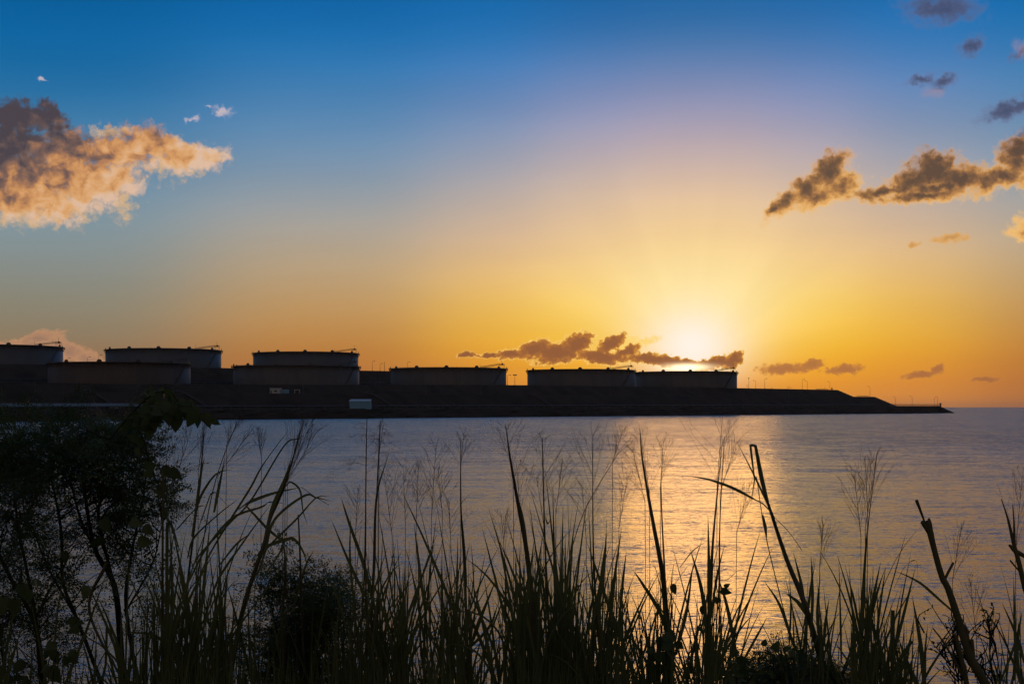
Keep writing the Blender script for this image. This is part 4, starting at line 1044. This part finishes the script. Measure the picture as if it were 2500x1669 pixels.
shrub('feathery_shrub', 'low dark leafy shrub along the bottom edge right of the sun glint', 'shrub', 6.3,
      [[(1820,1720,12),(1815,1600,9),(1810,1520,5)], [(1815,1640,8),(1760,1560,5),(1740,1510,3)], [(1820,1640,8),(1880,1560,5),(1900,1520,3)]],
      [(1800,1545,90,40,1.2),(1740,1560,60,40,1.0),(1870,1550,60,36,1.0),(1820,1505,50,24,.5),(1940,1570,50,30,.8)], 95, 0.35, 3, 0.75, BIP, 'feathery trees and shrubs')

HE = [heart(0.065, 0.95), heart(0.055, 0.85), heart(0.075, 0.9)]
def leafy(name, label, cat, d, stems, leaves, rand, group=None, down=0.7, sc=1.0):
    s00 = V(stems[0][0][0], stems[0][0][1], d); root = empty(name, (s00[0], d, s00[2]), label, cat, group)
    nb = NB()
    for st in stems:
        P3 = catmull([V(x, y, d) for x, y, w in st], 6 * len(st)); wv = np.interp(np.linspace(0, 1, len(P3)), np.linspace(0, 1, len(st)), [w for _, _, w in st]); rod(nb, P3, PX(wv, d) / 2, 5)
    nb.build('vine_stem', M['bark'], root)
    nb = NB()
    for x, y, s_, a in leaves:         # a = pointing angle in the picture plane, degrees
        place(nb, HE[int(RN.integers(3))], V(x, y, d + RN.uniform(-.1, .1)), (math.cos(R(a)), RN.uniform(-.3, .3), math.sin(R(a))), math.pi / 2 + RN.normal(0, 0.35), s_ * sc)
    for p in rand:
        a = R(-90 + RN.normal(0, 45)); place(nb, HE[int(RN.integers(3))], p, (math.cos(a), RN.uniform(-.5, .5), math.sin(a) * down - 0.1), math.pi / 2 + RN.normal(0, 0.6), sc * RN.uniform(0.45, 0.9))
    nb.build('broad_leaves', M['broad'], root)
leafy('climbing_vine', 'broad-leaved climber draped over the top of the feathery tree, leaves hanging over the waterline', 'vine', 6.2,
      [[(250,1010,3),(300,950,4),(350,905,3),(390,900,3),(420,935,2.5),(455,958,2),(490,966,1.5)], [(300,960,3),(330,1010,3),(350,1080,2),(380,1100,1.5)], [(350,1080,2),(365,1120,2),(372,1190,1.5)]],
      [(405,955,1.1,-95),(385,950,1.0,-80),(432,945,.85,-88),(448,945,1.0,-120),(458,950,.85,-100),(468,950,.8,-60),(475,955,.9,-75),(487,962,.55,-35),(440,935,.9,-60),(400,930,1.1,-70),(372,940,1.1,-110),(352,960,1.1,-80),
       (372,1075,1.0,-25),(350,1080,.8,-150),(395,1075,.9,-50),(372,1110,.8,-85),(362,1120,.7,-45),(378,1165,.7,-80),(300,1195,.8,-20),(330,1210,.8,-30),(345,1060,.9,-100),(318,1240,1.0,-10),(240,1240,1.1,-160),(150,1265,1.0,-90),(236,1190,1.0,-60)],
      blob_pts([(365,915,46,32,1.0),(345,940,60,30,1),(400,930,36,26,.8),(310,965,60,22,.7),(330,1010,40,30,.3)], 105, 6.0, 6.5))
leafy('climbing_vine', 'heart-leaved creeper low among the stems at the far left', 'vine', 5.6,
      [[(30,1600,3),(40,1500,3),(20,1400,2),(40,1320,2)], [(120,1600,3),(130,1500,2),(190,1400,1.5),(205,1350,1.5)]],
      [(8,1370,1.1,-90),(35,1375,1.1,-95),(50,1340,1.0,-80),(125,1490,1.2,-90),(200,1345,1.0,-100),(160,1420,1.1,-20),(115,1530,1.0,-60),(95,1580,1.0,-80),(180,1440,.9,-160)],
      blob_pts([(60,1350,50,30,1),(130,1500,50,40,1),(30,1540,60,40,1)], 22, 5.4, 5.9))
leafy('climbing_vine', 'small creeper with round leaves twined on the stalks in the sun glint', 'vine', 5.8,
      [[(1630,1450,2.5),(1650,1380,2),(1640,1330,1.5),(1665,1330,1.5),(1690,1310,1)], [(1545,1440,2),(1540,1360,1.5),(1575,1300,1)]],
      [(1655,1352,.6,-20),(1650,1372,.5,-120),(1640,1368,.5,-90),(1612,1390,.7,-90),(1540,1342,.6,-60),(1600,1438,.6,-40),(1662,1345,.5,30),(1700,1505,.9,-90),(1705,1530,.8,-70)],
      blob_pts([(1520,1490,40,60,1),(1560,1540,40,30,.7)], 34, 5.7, 6.2), down=0.5)
leafy('leafy_weed', 'low broad-leaved weed at the bottom edge between the sun glint and the leafy shrub', 'weed', 5.7,
      [[(1690,1640,4),(1690,1560,3),(1680,1500,2)], [(1690,1600,3),(1730,1540,2),(1745,1490,1.5)], [(1780,1600,3),(1775,1520,2),(1785,1470,1.5)]],
      [(1752,1480,.8,80),(1775,1488,.9,60),(1785,1490,.9,130),(1800,1488,.9,20),(1810,1495,.8,-30)],
      blob_pts([(1690,1530,60,40,1),(1740,1560,60,30,1)], 70, 5.5, 6.0), down=0.3, sc=0.62)
# twiggy small-leaved weeds, right
SM = [heart(0.02, 0.5), heart(0.016, 0.6)]
shrub('twiggy_weed', 'wiry small-leaved weed left of the thick cane near the bottom edge', 'weed', 5.8,
      [[(2215,1620,4),(2190,1480,3),(2150,1410,2),(2125,1370,1)], [(2200,1600,3),(2195,1450,2.5),(2190,1380,1.5)], [(2210,1560,2.5),(2160,1500,2),(2120,1450,1)]],
      [(2190,1430,30,50,1),(2150,1400,26,24,.5),(2170,1500,50,50,.8)], 32, 0.15, 4, 1.0, SM, 'small wiry weeds', lm='broad')
shrub('twiggy_weed', 'wiry small-leaved weed between the thick cane and the right edge', 'weed', 5.8,
      [[(2300,1640,4),(2290,1520,3),(2265,1430,2),(2240,1350,1)], [(2290,1600,3),(2270,1500,2.5),(2280,1400,1.5)], [(2290,1600,3),(2240,1540,2),(2210,1500,1)]],
      [(2265,1440,30,50,1),(2285,1390,20,20,.5),(2250,1510,60,50,1)], 42, 0.15, 4, 1.0, SM, 'small wiry weeds', lm='broad')

# ---------------------------------------------------------------- undergrowth: countless short blades filling the foot of the bank
nl = NB()
for i in range(6000):
    x = RN.uniform(-120, 2460) if i < 4200 else (RN.uniform(-1300, -120) if i % 2 else RN.uniform(2460, 3700)); d = RN.uniform(4.6, 7.4)
    if 60 < x < 270 and RN.random() < 0.6: continue
    if 1990 < x < 2460 and RN.random() < 0.62: continue
    ty = max(1440, env(x) + 160) + abs(RN.normal(0, 60)) + RN.uniform(0, 60)
    if 1990 < x < 2460: ty += 40
    if i >= 4200: ty -= RN.uniform(0, 220)
    b = V(x, 0, d)[0]; base = np.array([b, d, bank_z(d) - 0.02]); top = V(x + RN.normal(0, 26), ty, d)
    mid = (base + top) / 2 + np.array([RN.normal(0, .03), RN.normal(0, .03), 0.03])
    strip(nl, catmull([base, mid, top], 6), RN.uniform(0.005, 0.013))
tag(nl.build('undergrowth_grass', M['blade']), 'short tangled grass filling the foot of the bank', 'grass', kind='stuff')

# ---------------------------------------------------------------- evening haze over the bay
hz = MB(); hz.box((0, 14000, 43.0), (64000, 34000, 90.0))
hm = bpy.data.materials.new('haze'); hm.use_nodes = True; hn = hm.node_tree; hn.nodes.clear()
pv = hn.nodes.new('ShaderNodeVolumePrincipled'); pv.inputs['Color'].default_value = (0.95, 0.88, 0.80, 1); pv.inputs['Density'].default_value = 0.000014; pv.inputs['Anisotropy'].default_value = 0.7
ho = hn.nodes.new('ShaderNodeOutputMaterial'); hn.links.new(pv.outputs[0], ho.inputs['Volume'])
tag(hz.build('haze', hm), 'thin warm evening haze over the bay', 'haze', kind='stuff')
